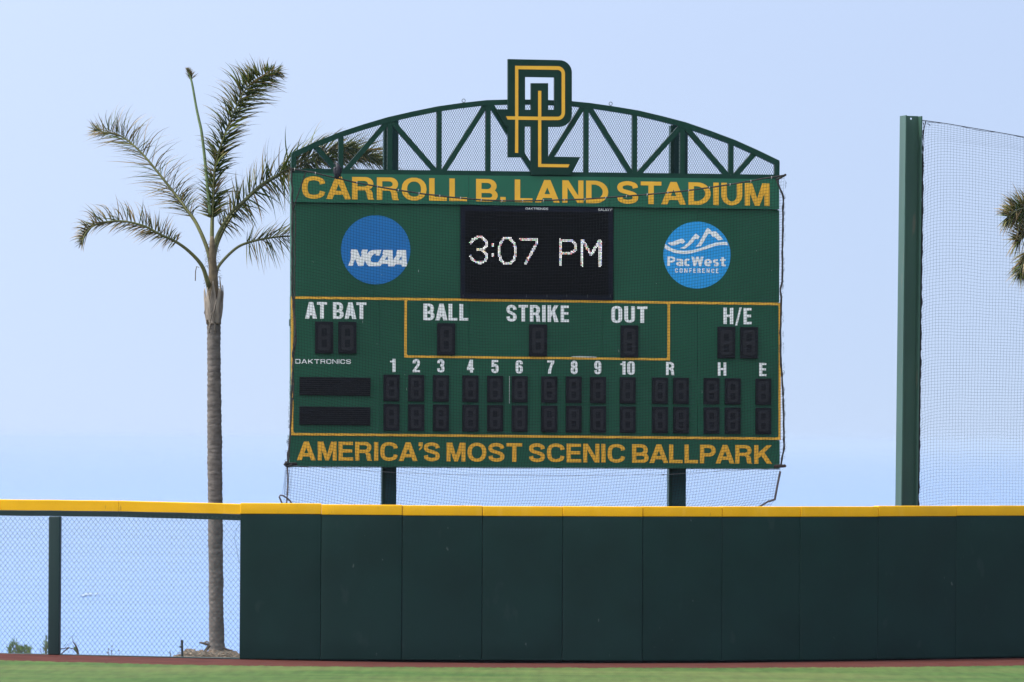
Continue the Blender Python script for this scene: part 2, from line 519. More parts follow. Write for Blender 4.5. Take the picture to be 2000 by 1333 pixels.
# ------------------------------------------------------------------ padded outfield wall
wx = [467.3, 626, 784, 941, 1098, 1254, 1409, 1562, 1714, 1866, 2018, 2170]
wtop = [982.2, 985, 987.2, 988.6, 989.4, 989.9, 989.9, 989.6, 989.3, 988.6, 988.3, 988]
wyel = [1003.6, 1005.5, 1007.2, 1008.4, 1009.2, 1009.5, 1009.8, 1010, 1009.8, 1008.4, 1007.4, 1006.8]
pts = [wall_line(x) for x in wx]
wall = empty('outfield_wall', (pts[0] + pts[-1]) / 2)
WO = wall.location.copy()
tag(wall, 'dark green padded outfield wall with yellow top rail below the scoreboard', 'wall')
PADT = 0.09
for i in range(len(wx) - 1):
    a, b = pts[i], pts[i + 1]
    L = (b - a).length
    ang = math.atan2(b.y - a.y, b.x - a.x)
    xm = (wx[i] + wx[i + 1]) / 2
    Ym = (a.y + b.y) / 2
    zt = P(xm, (wtop[i] + wtop[i + 1]) / 2, Ym).z + random.uniform(-.004, .004)
    zy = P(xm, (wyel[i] + wyel[i + 1]) / 2, Ym).z
    g = 0.0025
    push = random.uniform(-0.006, 0.006)
    pad = bevelled_box('wall_pad', (g, 0, 0.0), (L - g, PADT, zy), 0.009, MT['pad'], wall, 3)
    # gentle foam swell across each pad
    bm = bmesh.new(); bm.from_mesh(pad.data)
    bmesh.ops.subdivide_edges(bm, edges=[e for e in bm.edges if e.calc_length() > 0.6], cuts=7, use_grid_fill=True)
    for v in bm.verts:
        if v.co.y < 0.02:
            v.co.y += -0.008 * math.sin(math.pi * v.co.x / L) + 0.006 * noise.noise(Vector((v.co.x * 2.1 + i * 9, v.co.z * 1.3, i)))
    bm.to_mesh(pad.data); bm.free()
    pad.data.shade_smooth()
    pad.location = Vector((a.x, a.y + push, 0)) - WO
    pad.rotation_euler = (0, 0, ang + random.uniform(-.004, .004))
    cap = bevelled_box('yellow_cap', (g, -0.012, zy + 0.001), (L - g, PADT + 0.05, zt), 0.012, MT['pad_yellow'], pad, 3)
    cap.data.shade_smooth()
mb = MB()
for i in range(len(wx) - 1):
    a, b = pts[i] - WO, pts[i + 1] - WO
    j = len(mb.v)
    z0, z1 = -0.12, 2.25
    for p in (a, b):
        for dy in (PADT + 0.02, PADT + 0.045):
            for z in (z0, z1):
                mb.v.append((p.x, p.y + dy, z))
    q = lambda *k: mb.f.append(tuple(j + x for x in k))
    q(0, 4, 5, 1); q(2, 3, 7, 6); q(1, 5, 7, 3); q(0, 2, 6, 4)
    if i == 0: q(0, 1, 3, 2)
    if i == len(wx) - 2: q(4, 6, 7, 5)
mb.build('backing_board', MT['gap'], wall)

# ------------------------------------------------------------------ chain link fence
fa, fb = wall_line(-90), wall_line(467.5)
fence = empty('chain_link_fence', (fa + fb) / 2, math.atan2(fb.y - fa.y, fb.x - fa.x))
FU = Vector((fb.x - fa.x, fb.y - fa.y, 0)).normalized(); FN = Vector((FU.y, -FU.x, 0))
FO = fence.location.copy()
def FP(px, py, d=0.0):
    r = ray(px, py)
    s = ((fa + FN * d - CAM).dot(FN)) / r.dot(FN)
    q = CAM + r * s - FO
    return Vector((q.dot(FU), -q.dot(FN), q.z))
tag(fence, 'green chain link fence with yellow padded top rail joining the padded wall', 'fence')
def fquad(mb, corners, d, back):
    mb.prism([[FP(x, y, d) for x, y in corners]], back)
tops = [(-90, 975), (231, 978.4), (469, 984.6)]
yels = [(-90, 996.2), (231, 999.2), (469, 1004.8)]
grs = [(-90, 1006.6), (231, 1010), (469, 1016.8)]
for x0, x1 in ((-90, 231.0), (231.5, 469.6)):
    def seg(kA, kB, d, back, name, m, bev=0.012):
        p00, p10 = FP(x0, interp(kA, x0), d), FP(x1, interp(kA, x1), d)
        q00, q10 = FP(x0, interp(kB, x0), d), FP(x1, interp(kB, x1), d)
        mb = MB(); n = 24
        for k in range(n):
            pass
        prof = []
        for k in range(n + 1):
            f = k / n
            t_, b_ = p00.lerp(p10, f), q00.lerp(q10, f)
            wob = 0.003 * noise.noise(Vector((t_.x * 2, 3, 1)))
            t_.z += wob; b_.z += wob
            y0 = t_.y
            ring = [(t_.x, y0 + back, b_.z), (t_.x, y0 + back, t_.z - bev), (t_.x, y0 + back - bev, t_.z), (t_.x, y0 + bev, t_.z), (t_.x, y0 + .003, t_.z - .004), (t_.x, y0, t_.z - bev), (t_.x, y0, b_.z + bev * .4), (t_.x, y0 + bev * .6, b_.z)]
            prof.append(ring)
        m_ = len(prof[0])
        for r in prof: mb.v += r
        for k in range(n):
            for j in range(m_):
                a, b = k * m_ + j, k * m_ + (j + 1) % m_
                mb.f.append((a, b, b + m_, a + m_))
        mb.f.append(tuple(range(m_))); mb.f.append(tuple(reversed(range(n * m_, n * m_ + m_))))
        o = mb.build(name, m, fence)
        fix_normals(o)
        return o
    seg(tops, yels, 0.004, 0.16, 'yellow_top_pad', MT['pad_yellow'])
    seg([(x, y + 0.3) for x, y in yels], grs, -0.008, 0.12, 'green_rail_pad', MT['fence_post'])
# padded post
a, b = FP(93.2, 1279.2, 0.05), FP(115.6, 1279.2, 0.05)
zt = FP(104, 1009, 0.05).z
po = bevelled_box('padded_post', (a.x, a.y, 0.01), (b.x, a.y + 0.15, zt), 0.02, MT['fence_post'], fence, 3)
po.data.shade_smooth()
a, b = FP(-64, 1279, 0.05), FP(-42, 1279, 0.05)
po = bevelled_box('padded_post', (a.x, a.y, 0.01), (b.x, a.y + 0.15, zt), 0.02, MT['fence_post'], fence, 3)
# wire mesh
mb = MB()
x0 = FP(-90, 1275, 0).x; x1 = FP(467, 1287, 0).x
per, vper = 0.0745, 0.0915
zbot, ztop = 0.01, FP(231, 1006, 0).z
k = 0
x = x0
WR = 0.0027
while x < x1:
    pl = []
    z = zbot
    j = 0
    while z < ztop:
        s_ = 1 if (j + k) % 2 else -1
        xx = x + s_ * per * 0.25
        wob = 0.006 * noise.noise(Vector((xx * .8, z * .8, 5)))
        # rounded knuckles where neighbouring wires hook
        pl.append((xx - s_ * 0.003, 0.004 * s_ + wob, z - 0.005))
        pl.append((xx, wob, z))
        pl.append((xx - s_ * 0.003, -0.004 * s_ + wob, z + 0.005))
        z += vper / 2
        j += 1
    mb.tube(pl, WR, n=4, caps=False)
    x += per / 2
    k += 1
mb.build('wire_mesh', MT['wire'], fence)
mb = MB()
mb.tube([FP(-90, 1275.2, 0.01), FP(467, 1286.6, 0.01)], 0.012, n=6)
mb.build('bottom_rail', MT['wire'], fence)
mb = MB()
mb.tube([FP(x_, y_, 0.02) for x_, y_ in ((469, 1022), (462, 1034), (458, 1052), (462, 1070), (465, 1090), (468, 1100))], 0.003, n=4)
mb.build('loose_tie_wire', MT['wire'], fence)

# ------------------------------------------------------------------ scoreboard
sb = empty('scoreboard', BROOT, YAW)
tag(sb, 'large green baseball scoreboard on two posts showing 3:07 PM', 'scoreboard')

def poly(name, loops, d, back, m, parent=sb):
    mb = MB()
    mb.prism([[B(x, y, d) for x, y in l] for l in loops], back)
    return mb.build(name, m, parent)

def strip(mb, x0, x1, yt0, yt1, yb0, yb1, d, back):
    mb.prism([[B(x0, yt0, d), B(x1, yt1, d), B(x1, yb1, d), B(x0, yb0, d)]], back)

# panels built from sheet-metal sections with real 4 mm joints
def panel(name, x0, x1, top, bot, d, back, m, cuts=(), parent=sb):
    mb = MB()
    e = [x0, *cuts, x1]
    for k in range(len(e) - 1):
        a = e[k] + (0.28 if k else 0); b = e[k + 1] - (0.28 if k < len(e) - 2 else 0)
        strip(mb, a, b, interp(top, a), interp(top, b), interp(bot, a), interp(bot, b), d, back)
    return mb.build(name, m, parent)

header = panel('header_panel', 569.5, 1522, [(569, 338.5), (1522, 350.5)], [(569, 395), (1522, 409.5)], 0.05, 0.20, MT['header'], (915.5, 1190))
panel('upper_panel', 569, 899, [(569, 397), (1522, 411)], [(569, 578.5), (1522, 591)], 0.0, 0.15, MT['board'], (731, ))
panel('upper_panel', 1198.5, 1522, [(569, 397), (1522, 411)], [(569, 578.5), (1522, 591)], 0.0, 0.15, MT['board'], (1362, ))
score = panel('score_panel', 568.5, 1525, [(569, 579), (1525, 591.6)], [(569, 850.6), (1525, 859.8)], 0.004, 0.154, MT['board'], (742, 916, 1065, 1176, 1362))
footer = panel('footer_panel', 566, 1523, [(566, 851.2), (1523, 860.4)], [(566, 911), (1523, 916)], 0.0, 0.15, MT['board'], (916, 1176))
mb = MB()
mb.prism([[B(572, 380, -0.17), B(1519, 394, -0.17), B(1519, 912, -0.17), B(570, 906, -0.17)]], 0.22)
mb.build('cabinet', MT['truss'], sb)
mb = MB()
strip(mb, 566, 1523, 911.3, 916.3, 912.9, 917.6, -0.01, 0.13)
mb.build('bottom_angle', MT['truss'], sb)

# gold trim lines
def line_part(x0, y0, x1, y1, h0, h1, d=0.008, name='trim_line'):
    mb = MB(); strip(mb, x0, x1, y0, y1, y0 + h0, y1 + h1, d, 0.004); return mb.build(name, MT['gold_line'], sb)
def vline_part(xt, yt, xb, yb, wd, d=0.0095):
    mb = MB(); mb.prism([[B(xt, yt, d), B(xt + wd, yt, d), B(xb + wd, yb, d), B(xb, yb, d)]], 0.0055); return mb.build('trim_line', MT['gold_line'], sb)
line_part(568.3, 579.2, 1525.2, 592.0, 4.6, 4.6)
line_part(568.3, 846.0, 1525.2, 855.0, 4.6, 4.6)
vline_part(568.2, 579, 568.6, 850.6, 4.4)
vline_part(1521, 592, 1520.6, 859.4, 4.3)
vline_part(790, 582.6, 789.6, 698.4, 4.8)
vline_part(1304, 589.4, 1303.6, 704.6, 4.8)
line_part(789.7, 694.6, 1308.3, 700.2, 4.2, 4.2)
# rounded inside corners of the trim
def gusset(x, y, sx, sy):
    r = 4.5
    pts_ = [(x, y)] + [(x + sx * (r - r * math.cos(RAD(a))), y + sy * (r - r * math.sin(RAD(a)))) for a in range(90, -1, -15)]
    l = [B(px, py, 0.0075) for px, py in pts_]
    mb = MB(); mb.prism([l], 0.0035); mb.build('trim_corner', MT['gold_line'], sb)
for g_ in ((794.6, 586.5, 1, 1), (1304, 593.2, -1, 1), (794.4, 694.9, 1, -1), (1303.8, 700.3, -1, -1), (1521.1, 596.2, -1, 1), (1520.8, 855.2, -1, -1), (572.6, 583.7, 1, 1), (572.9, 846.2, 1, -1)):
    gusset(*g_)
# worn white paint on the inner trim line
MT['chip'] = mat('chipped_pale_paint', (0.5, 0.53, 0.52), rough=0.8)
def chip(pts_, d):
    mb = MB(); mb.prism([[B(x, y, d) for x, y in pts_]], 0.0025); mb.build('paint_chip', MT['chip'], sb)
chip([(1116, 696.4), (1131, 695.8), (1165, 697.0), (1165, 699.0), (1130, 698.2), (1117, 697.5)], 0.0125)
chip([(994.6, 735), (995.6, 735), (995.4, 762), (995.2, 789), (994.5, 788)], 0.007)
for _ in range(26):
    x, y = random.uniform(590, 1510), random.choice((random.uniform(415, 570), random.uniform(604, 850)))
    if 890 < x < 1205 and y < 590: continue
    h = random.choice((0.8, 1, 1.5, 3, 5)); wd = random.uniform(.35, .6)
    chip([(x, y), (x + wd, y), (x + wd * .8, y + h), (x + wd * .2, y + h)], 0.0045 if y < 590 else 0.007)

# ---- lettering: glyphs drawn from strokes and cut shapes, cap height 1, origin bottom left
def g_rect(x0, y0, x1, y1): return [[(x0, y0), (x1, y0), (x1, y1), (x0, y1)]]
def g_oval(x0, y0, x1, y1, ry, n=9):
    rx = (x1 - x0) / 2; ry = min(ry, (y1 - y0) / 2); cx = (x0 + x1) / 2
    e = 0.92
    out = []
    for (cy, a0) in ((y1 - ry, 0), (y0 + ry, 180)):
        for k in range(n + 1):
            a = RAD(a0 + 180 * k / n)
            c, s_ = math.cos(a), math.sin(a)
            out.append((cx + rx * math.copysign(abs(c) ** e, c), cy + ry * math.copysign(abs(s_) ** e, s_)))
    return out
def g_ring(x0, y0, x1, y1, v, h, ry):
    return [g_oval(x0, y0, x1, y1, ry), g_oval(x0 + v, y0 + h, x1 - v, y1 - h, max(.02, ry - h * .9))]
def g_stroke(pts_, v, h, n=44, flat=None):
    path = [Vector((p.x, p.y, 0)) for p in catmull3([Vector((x, y, 0)) for x, y in pts_], n)]
    L, R = [], []
    for k, p in enumerate(path):
        t = (path[min(k + 1, n)] - path[max(k - 1, 0)]).normalized()
        w_ = math.sqrt((v * t.y) ** 2 + (h * t.x) ** 2) / 2
        nx, ny = -t.y * w_, t.x * w_
        L.append((p.x + nx, p.y + ny)); R.append((p.x - nx, p.y - ny))
    return [L + R[::-1]]
def catmull3(pts_, n):
    out = []; m_ = len(pts_)
    for k in range(n + 1):
        f = k / n * (m_ - 1); i = min(int(f), m_ - 2); t = f - i
        p0, p1, p2, p3 = pts_[max(i - 1, 0)], pts_[i], pts_[i + 1], pts_[min(i + 2, m_ - 1)]
        out.append(0.5 * ((2 * p1) + (p2 - p0) * t + (2 * p0 - 5 * p1 + 4 * p2 - p3) * t * t + (3 * p1 - p0 - 3 * p2 + p3) * t ** 3))
    return out
def g_bowl(x0, y0, x1, y1, v, h, ry=None):
    """D shape: straight left side, round right side, with its counter"""
    H = y1 - y0; ry = min(H / 2, ry or H / 2); rx = min((x1 - x0) * .62, ry * 1.05)
    def d(x0, y0, x1, y1, rx, ry):
        return [(x0, y0), (x1 - rx, y0)] + arc(x1 - rx, y0 + ry, rx, -90, 0, 8, ry)[1:] + arc(x1 - rx, y1 - ry, rx, 0, 90, 8, ry) + [(x0, y1)]
    return [d(x0, y0, x1, y1, rx, ry), d(x0 + v, y0 + h, x1 - v, y1 - h, max(.02, rx - v * .75), max(.02, ry - h))]
def g_box(pts_, w_, v, h, H=1.0):
    return [(v / 2 + x * (w_ - v), h / 2 + y * (H - h)) for x, y in pts_]
S_PTS = [(1, .74), (.90, .915), (.5, 1.0), (.10, .925), (.0, .755), (.12, .605), (.5, .51), (.88, .40), (1, .245), (.90, .075), (.5, 0), (.09, .085), (0, .27)]
def glyph(c, w_, v, h, ry):
    a = v * 1.12
    if c == 'A':
        t = a * 1.02; k = w_ / 2 - t / 2; c0, c1 = .20, .20 + h; yi = (w_ / 2 - a) / k
        return [[[(0, 0), (a, 0), (a + k * c0, c0), (w_ - a - k * c0, c0), (w_ - a, 0), (w_, 0), (w_ / 2 + t / 2, 1), (w_ / 2 - t / 2, 1)],
                 [(a + k * c1, c1), (w_ - a - k * c1, c1), (w_ / 2, yi * .985)]]]
    if c == 'B':
        return [g_bowl(0, 0, w_, .55, v, h, ry), g_bowl(0, .55 - h, w_ * .95, 1, v, h, ry)]
    if c in 'CG':
        o = g_stroke(g_box([(1, .70), (.90, .90), (.5, 1), (.11, .88), (0, .5), (.11, .12), (.5, 0), (.90, .10), (1, .30)] if ry > .4 else
                           [(1, .66), (.97, .87), (.5, 1), (.03, .87), (0, .5), (.03, .13), (.5, 0), (.97, .13), (1, .34)], w_, v, h), v, h)
        return [o] if c == 'C' else [o, g_rect(w_ * .55, .34, w_, .34 + h), g_rect(w_ - v, 0.02, w_, .34 + h)]
    if c == 'D': return [g_bowl(0, 0, w_, 1, v, h, ry if ry < .4 else .5)]
    if c == 'E': return [[[(0, 0), (w_, 0), (w_, h), (v, h), (v, .5 - h / 2 + .015), (w_ * .93, .5 - h / 2 + .015), (w_ * .93, .5 + h / 2 + .015), (v, .5 + h / 2 + .015), (v, 1 - h), (w_ * .98, 1 - h), (w_ * .98, 1), (0, 1)]]]
    if c == 'F': return [[[(0, 0), (v, 0), (v, .5 - h / 2), (w_ * .9, .5 - h / 2), (w_ * .9, .5 + h / 2), (v, .5 + h / 2), (v, 1 - h), (w_, 1 - h), (w_, 1), (0, 1)]]]
    if c == 'H': return [[[(0, 0), (v, 0), (v, .5 - h / 2), (w_ - v, .5 - h / 2), (w_ - v, 0), (w_, 0), (w_, 1), (w_ - v, 1), (w_ - v, .5 + h / 2), (v, .5 + h / 2), (v, 1), (0, 1)]]]
    if c == 'I': return [g_rect(0, 0, v, 1)]
    if c == 'K': return [g_rect(0, 0, v, 1), [[(v * .95, .28), (v * .95, .28 + .30), (w_ - 1.28 * v, 1), (w_ * .985, 1), (v + .30 * (w_ - v), .50)]], [[(v + .16 * (w_ - v), .49), (v + .16 * (w_ - v) + v * .62, .70), (w_, 0), (w_ - 1.26 * v, 0)]]]
    if c == 'L': return [[[(0, 0), (w_, 0), (w_, h), (v, h), (v, 1), (0, 1)]]]
    if c == 'M': return [g_rect(0, 0, v * .93, 1), g_rect(w_ - v * .93, 0, w_, 1), [[(v * .2, 1), (v * 1.35, 1), (w_ / 2 + v * .42, 0), (w_ / 2 - v * .42, 0)]], [[(w_ - v * 1.35, 1), (w_ - v * .2, 1), (w_ / 2 + v * .43, 0.001), (w_ / 2 - v * .43, 0.001)]]]
    if c == 'N': return [g_rect(0, 0, v * .95, 1), g_rect(w_ - v * .95, 0, w_, 1), [[(v * .1, 1), (v * 1.12, 1), (w_ - v * .1, 0), (w_ - v * 1.12, 0)]]]
    if c in 'O0': return [g_ring(0, -.012, w_, 1.012, v, h, ry)]
    if c == 'P': return [g_bowl(0, .37, w_, 1, v, h, ry), g_rect(0, 0, v, .5)]
    if c == 'R': return [g_bowl(0, .41, w_ * .97, 1, v, h, ry), g_rect(0, 0, v, .5), [[(w_ * .50, .50), (w_ * .50 + v * .9, .50), (w_ * .90, .40), (w_ * .955, .28), (w_ * .96, .12), (w_, 0), (w_ - v * 1.08, 0), (w_ * .955 - v, .10), (w_ * .94 - v, .28), (w_ * .86 - v, .40)]]] if w_ < .7 else \
                        [g_bowl(0, .41, w_ * .96, 1, v, h, ry), g_rect(0, 0, v, .5), [[(w_ * .40, .46), (w_ * .62, .46), (w_ * .86, .42), (w_ * .925, .30), (w_ * .94, .10), (w_, .0), (w_ - v * 1.12, 0), (w_ * .925 - v, .10), (w_ * .90 - v, .30), (w_ * .84 - v, .40)]]]
    if c == 'S': return [g_stroke(g_box(S_PTS, w_, v, h), v, h * 1.05, 72)]
    if c == 'T': return [[[(w_ / 2 - v / 2, 0), (w_ / 2 + v / 2, 0), (w_ / 2 + v / 2, 1 - h), (w_, 1 - h), (w_, 1), (0, 1), (0, 1 - h), (w_ / 2 - v / 2, 1 - h)]]]
    if c == 'U':
        r = min(ry, .45)
        return [[[(0, 1), (0, r)] + arc(w_ / 2, r, w_ / 2, 180, 360, 14, r) + [(w_, 1), (w_ - v, 1), (w_ - v, r)] + arc(w_ / 2, r, w_ / 2 - v, 360, 180, 14, r - h) + [(v, 1)]]]
    if c == 'W': return [[[(0, 1), (v, 1), (w_ * .27 + v * .45, 0), (w_ * .27 - v * .45, 0)]], [[(w_ / 2 - v * .5, 1), (w_ / 2 + v * .4, 1), (w_ * .27 + v * .46, .001), (w_ * .27 - v * .44, .001)]],
                         [[(w_ / 2 - v * .4, .999), (w_ / 2 + v * .5, .999), (w_ * .73 + v * .44, 0), (w_ * .73 - v * .46, 0)]], [[(w_ - v, 1), (w_, 1), (w_ * .73 + v * .45, .001), (w_ * .73 - v * .45, .001)]]]
    if c == 'X': return [[[(0, 0), (a, 0), (w_, 1), (w_ - a, 1)]], [[(w_ - a, 0), (w_, 0), (a, 1), (0, 1)]]]
    if c == 'Y': return [g_rect(w_ / 2 - v / 2, 0, w_ / 2 + v / 2, .45), [[(w_ / 2 - v / 2, .4), (w_ / 2 + v / 2, .4), (a, 1), (0, 1)]], [[(w_ / 2 - v / 2, .4), (w_ / 2 + v / 2, .4), (w_, 1), (w_ - a, 1)]]]
    if c == '/': return [[[(0, -.08), (v * .62, -.08), (w_, 1.03), (w_ - v * .62, 1.03)]]]
    if c == '.': return [g_rect(0, 0, v, v * .98)]
    if c == '\u2019': return [[[(0, .80), (0, 1), (v * .98, 1), (v * .98, .84), (v * .85, .70), (v * .55, .61), (v * .1, .575), (v * .1, .66), (v * .42, .71), (v * .52, .80)]]]
    if c == '1': return [g_rect(w_ - v, 0, w_, 1), [[(0, .85), (0, .725), (w_ - v * .5, .725), (w_ - v * .5, .999), (w_ - v * .75, .999), (w_ - v * .95, .90), (w_ * .3, .855)]]]
    if c == '2': return [g_stroke(g_box([(0, .70), (.06, .91), (.5, 1), (.94, .91), (1, .73), (.90, .55), (.52, .33), (.18, .14), (.10, .0)], w_, v, h), v, h), g_rect(0, 0, w_, h)]
    if c == '3': return [g_stroke(g_box([(0, .72), (.08, .92), (.5, 1), (.92, .92), (.97, .76), (.86, .59), (.40, .53)], w_, v, h), v, h), g_stroke(g_box([(.40, .531), (.88, .46), (1, .26), (.92, .08), (.5, 0), (.07, .08), (0, .29)], w_, v, h), v, h)]
    if c == '4': return [g_rect(w_ * .82 - v, 0, w_ * .82, 1), g_rect(0, .21, w_, .21 + h), [[(0, .21 + h), (0, .21), (v * .8, .21 + h), (w_ * .82 - v * .4, .85), (w_ * .82, 1), (w_ * .82 - v * 1.1, 1)]]]
    if c == '5': return [g_rect(.05 * w_, 1 - h, w_ * .94, 1), [[(0.02 * w_, .46), (v * .95, .50), (.05 * w_ + v * .95, 1), (.05 * w_, 1)]], g_stroke(g_box([(.03, .52), (.25, .61), (.58, .64), (.92, .54), (1, .31), (.92, .08), (.5, 0), (.07, .08), (0, .27)], w_, v, h), v, h)]
    if c in '69':
        p = [g_ring(0, -.01, w_, .64, v, h, ry), g_stroke(g_box([(1, .74), (.92, .93), (.5, 1), (.07, .92), (0, .70), (0, .30)], w_, v, h), v, h)]
        return p if c == '6' else [[[(w_ - x, 1 - y) for x, y in l] for l in q] for q in p]
    if c == '7': return [g_rect(0, 1 - h, w_, 1), [[(w_ - v, 1 - h * .5), (w_, 1), (w_, 1 - h), (w_ * .72, .55), (w_ * .58, .25), (w_ * .53, 0), (w_ * .53 - v * 1.02, 0), (w_ * .58 - v * .98, .27), (w_ * .72 - v * .95, .56), (w_ - v * 1.1, 1 - h)]]]
    if c == '8': return [g_ring(.03 * w_, .53 - h * .55, w_ * .97, 1.01, v * .96, h, ry), g_ring(0, -.01, w_, .53 + h * .45, v, h, ry)]
    X = .76
    if c == 'a': return [g_ring(0, -.01, w_ * .99, .47, v, h * .92, .24), g_rect(w_ - v, 0, w_, .50), g_stroke([(.06 * w_, X - h * .5), (w_ * .55, X - h * .5), (w_ - v * .62, X - h * .75), (w_ - v / 2, .42)], v, h * .98)]
    if c == 'c': return [g_stroke(g_box([(1, .93), (.75, 1), (.32, 1), (.04, .84), (0, .5), (.04, .16), (.32, 0), (.75, 0), (1, .05)], w_, v, h, X), v, h)]
    if c == 'e': return [g_stroke(g_box([(.98, .04), (.6, 0), (.25, .03), (.03, .22), (0, .5), (.05, .82), (.5, 1), (.93, .85), (1, .52), (.99, .42)], w_, v, h, X), v, h), g_rect(v * .5, .27, w_ - v * .3, .27 + h * .72)]
    if c == 's': return [g_stroke(g_box([(.95, .95), (.5, 1), (.12, .93), (.03, .74), (.2, .57), (.8, .44), (.97, .26), (.86, .06), (.5, 0), (.03, .05)], w_, v, h * .95, X), v * .95, h * .95, 60)]
    if c == 't': return [[[(w_ * .22, .2), (w_ * .22, X - h), (0, X - h), (0, X), (w_ * .22, X), (w_ * .22, .97), (w_ * .22 + v, .97), (w_ * .22 + v, X), (w_, X), (w_, X - h), (w_ * .22 + v, X - h), (w_ * .22 + v, .26), (w_ * .22 + v * 1.25, h), (w_, h), (w_, 0), (w_ * .22 + v * .9, 0), (w_ * .25, .06)]]]
    raise KeyError(c)
HELV = dict(v=.215, h=.172, ry=.5, gap=.105, space=.36, w=dict(A=.98, B=.86, C=.92, D=.88, E=.76, K=.93, L=.70, M=.98, N=.84, O=.99, P=.82, R=.88, S=.83, T=.82, U=.83, I=.215))
COND = dict(v=.205, h=.155, ry=.25, gap=.115, space=.33, w=dict(A=.66, T=.56, B=.60, L=.48, S=.60, R=.61, I=.205, K=.66, E=.49, O=.59, U=.58, H=.60))
COND['w']['/'] = .40
for c_ in '0123456789': COND['w'][c_] = .52
COND['w']['1'] = .36
WIDE = dict(v=.19, h=.16, ry=.22, gap=.24, space=.6, w=dict(D=1.2, A=1.35, K=1.2, T=1.25, R=1.15, O=1.15, N=1.25, I=.19, C=1.1, S=1.15, G=1.15, L=.95, X=1.25, Y=1.3))
PACW = dict(v=.225, h=.185, ry=.30, gap=.085, space=.4, w=dict(P=.70, a=.62, c=.56, W=1.06, e=.64, s=.58, t=.48))
CONF = dict(v=.20, h=.165, ry=.26, gap=.36, space=.5, w=dict(C=.62, O=.66, N=.70, F=.54, E=.56, R=.64))
def layout(s, ft):
    out = []; x = 0; prev = ''
    for ch in s:
        if ch == ' ':
            x += ft['space'] - ft['gap']; prev = ' '; out.append(None); continue
        wd = ft['w'].get(ch, ft['v'])
        kern = 0
        if prev + ch in ('AT', 'TA', 'LT', 'PA', 'AR', 'RA', 'CA', 'AL', 'BA', 'KA'): kern = -.06 if prev + ch not in ('AT', 'TA', 'PA') else -.11
        if ch == '\u2019' or prev == '\u2019': kern = -.05
        x += kern
        out.append((ch, x, wd)); x += wd + ft['gap']; prev = ch
    return out, x - ft['gap']
def lettering(name, s, x0, x1, base, cap, d, m, parent=None, font=None, thick=0.003):
    """base / cap: y at x0 and at x1 of the baseline and the cap line, in photo pixels; one mesh per word"""
    parent = parent or sb
    items, W = layout(s, font)
    mb = MB(); res = []
    for it in items + [None]:
        if it is None:
            if mb.v: res.append(mb.build(name, m, parent))
            mb = MB(); continue
        ch, gx, wd = it
        for k, loops in enumerate(glyph(ch, wd, font['v'], font['h'], font['ry'])):
            L = []
            for l in loops:
                q = []
                for x, y in l:
                    u = (gx + x) / W
                    px = lerp(x0, x1, u)
                    by = lerp(base[0], base[1], u); cy_ = lerp(cap[0], cap[1], u)
                    q.append(B(px, by + (cy_ - by) * y, d + k * 0.0007))
                L.append(q)
            mb.prism(L, thick)
    return res
lettering('lettering', 'CARROLL B. LAND STADIUM', 590, 1503, (388.3, 402.8), (344.4, 358.8), 0.053, MT['gold'], header, HELV)
lettering('lettering', 'AMERICA\u2019S MOST SCENIC BALLPARK', 580, 1508, (899.2, 906.4), (862.5, 870.2), 0.003, MT['gold'], footer, HELV)
DC = 0.008
for s, x0, x1, b_, c_ in (('AT BAT', 596, 715.6, (622.6, 623.6), (590.2, 591.2)), ('BALL', 827, 914.5, (625.8, 626.6), (593.4, 594.2)),
                          ('STRIKE', 989.2, 1111.2, (628.4, 629.6), (595.8, 597)), ('OUT', 1194, 1264.4, (630.6, 631.2), (598.4, 599)),
                          ('H/E', 1413, 1468, (633.2, 634), (601.4, 602.2))):
    lettering('caption', s, x0, x1, b_, c_, DC, MT['white'], None, COND)
nums = [('1', 767.3, 10.5, 701.2, 727), ('2', 813, 14, 701.6, 727.4), ('3', 861, 14, 702, 728), ('4', 919.2, 14, 703, 728.4), ('5', 966.8, 14, 703.6, 729),
        ('6', 1014, 14, 704, 729.6), ('7', 1075.5, 14, 704.6, 730.2), ('8', 1121.5, 13.5, 705, 730.8), ('9', 1167.5, 13.5, 705.4, 731.2),
        ('10', 1225.7, 28.6, 706.2, 732), ('R', 1308.8, 16.4, 707.4, 733), ('H', 1410.2, 16.6, 708.2, 734), ('E', 1490, 14, 709.2, 735)]
for s, xc, wd, yt, yb in nums:
    lettering('caption', s, xc - wd / 2, xc + wd / 2, (yb, yb + .2), (yt, yt + .2), DC, MT['white'], None, COND)
lettering('caption', 'DAKTRONICS', 576.8, 685.6, (710.4, 711.2), (701.8, 702.4), DC, MT['white'], None, WIDE)

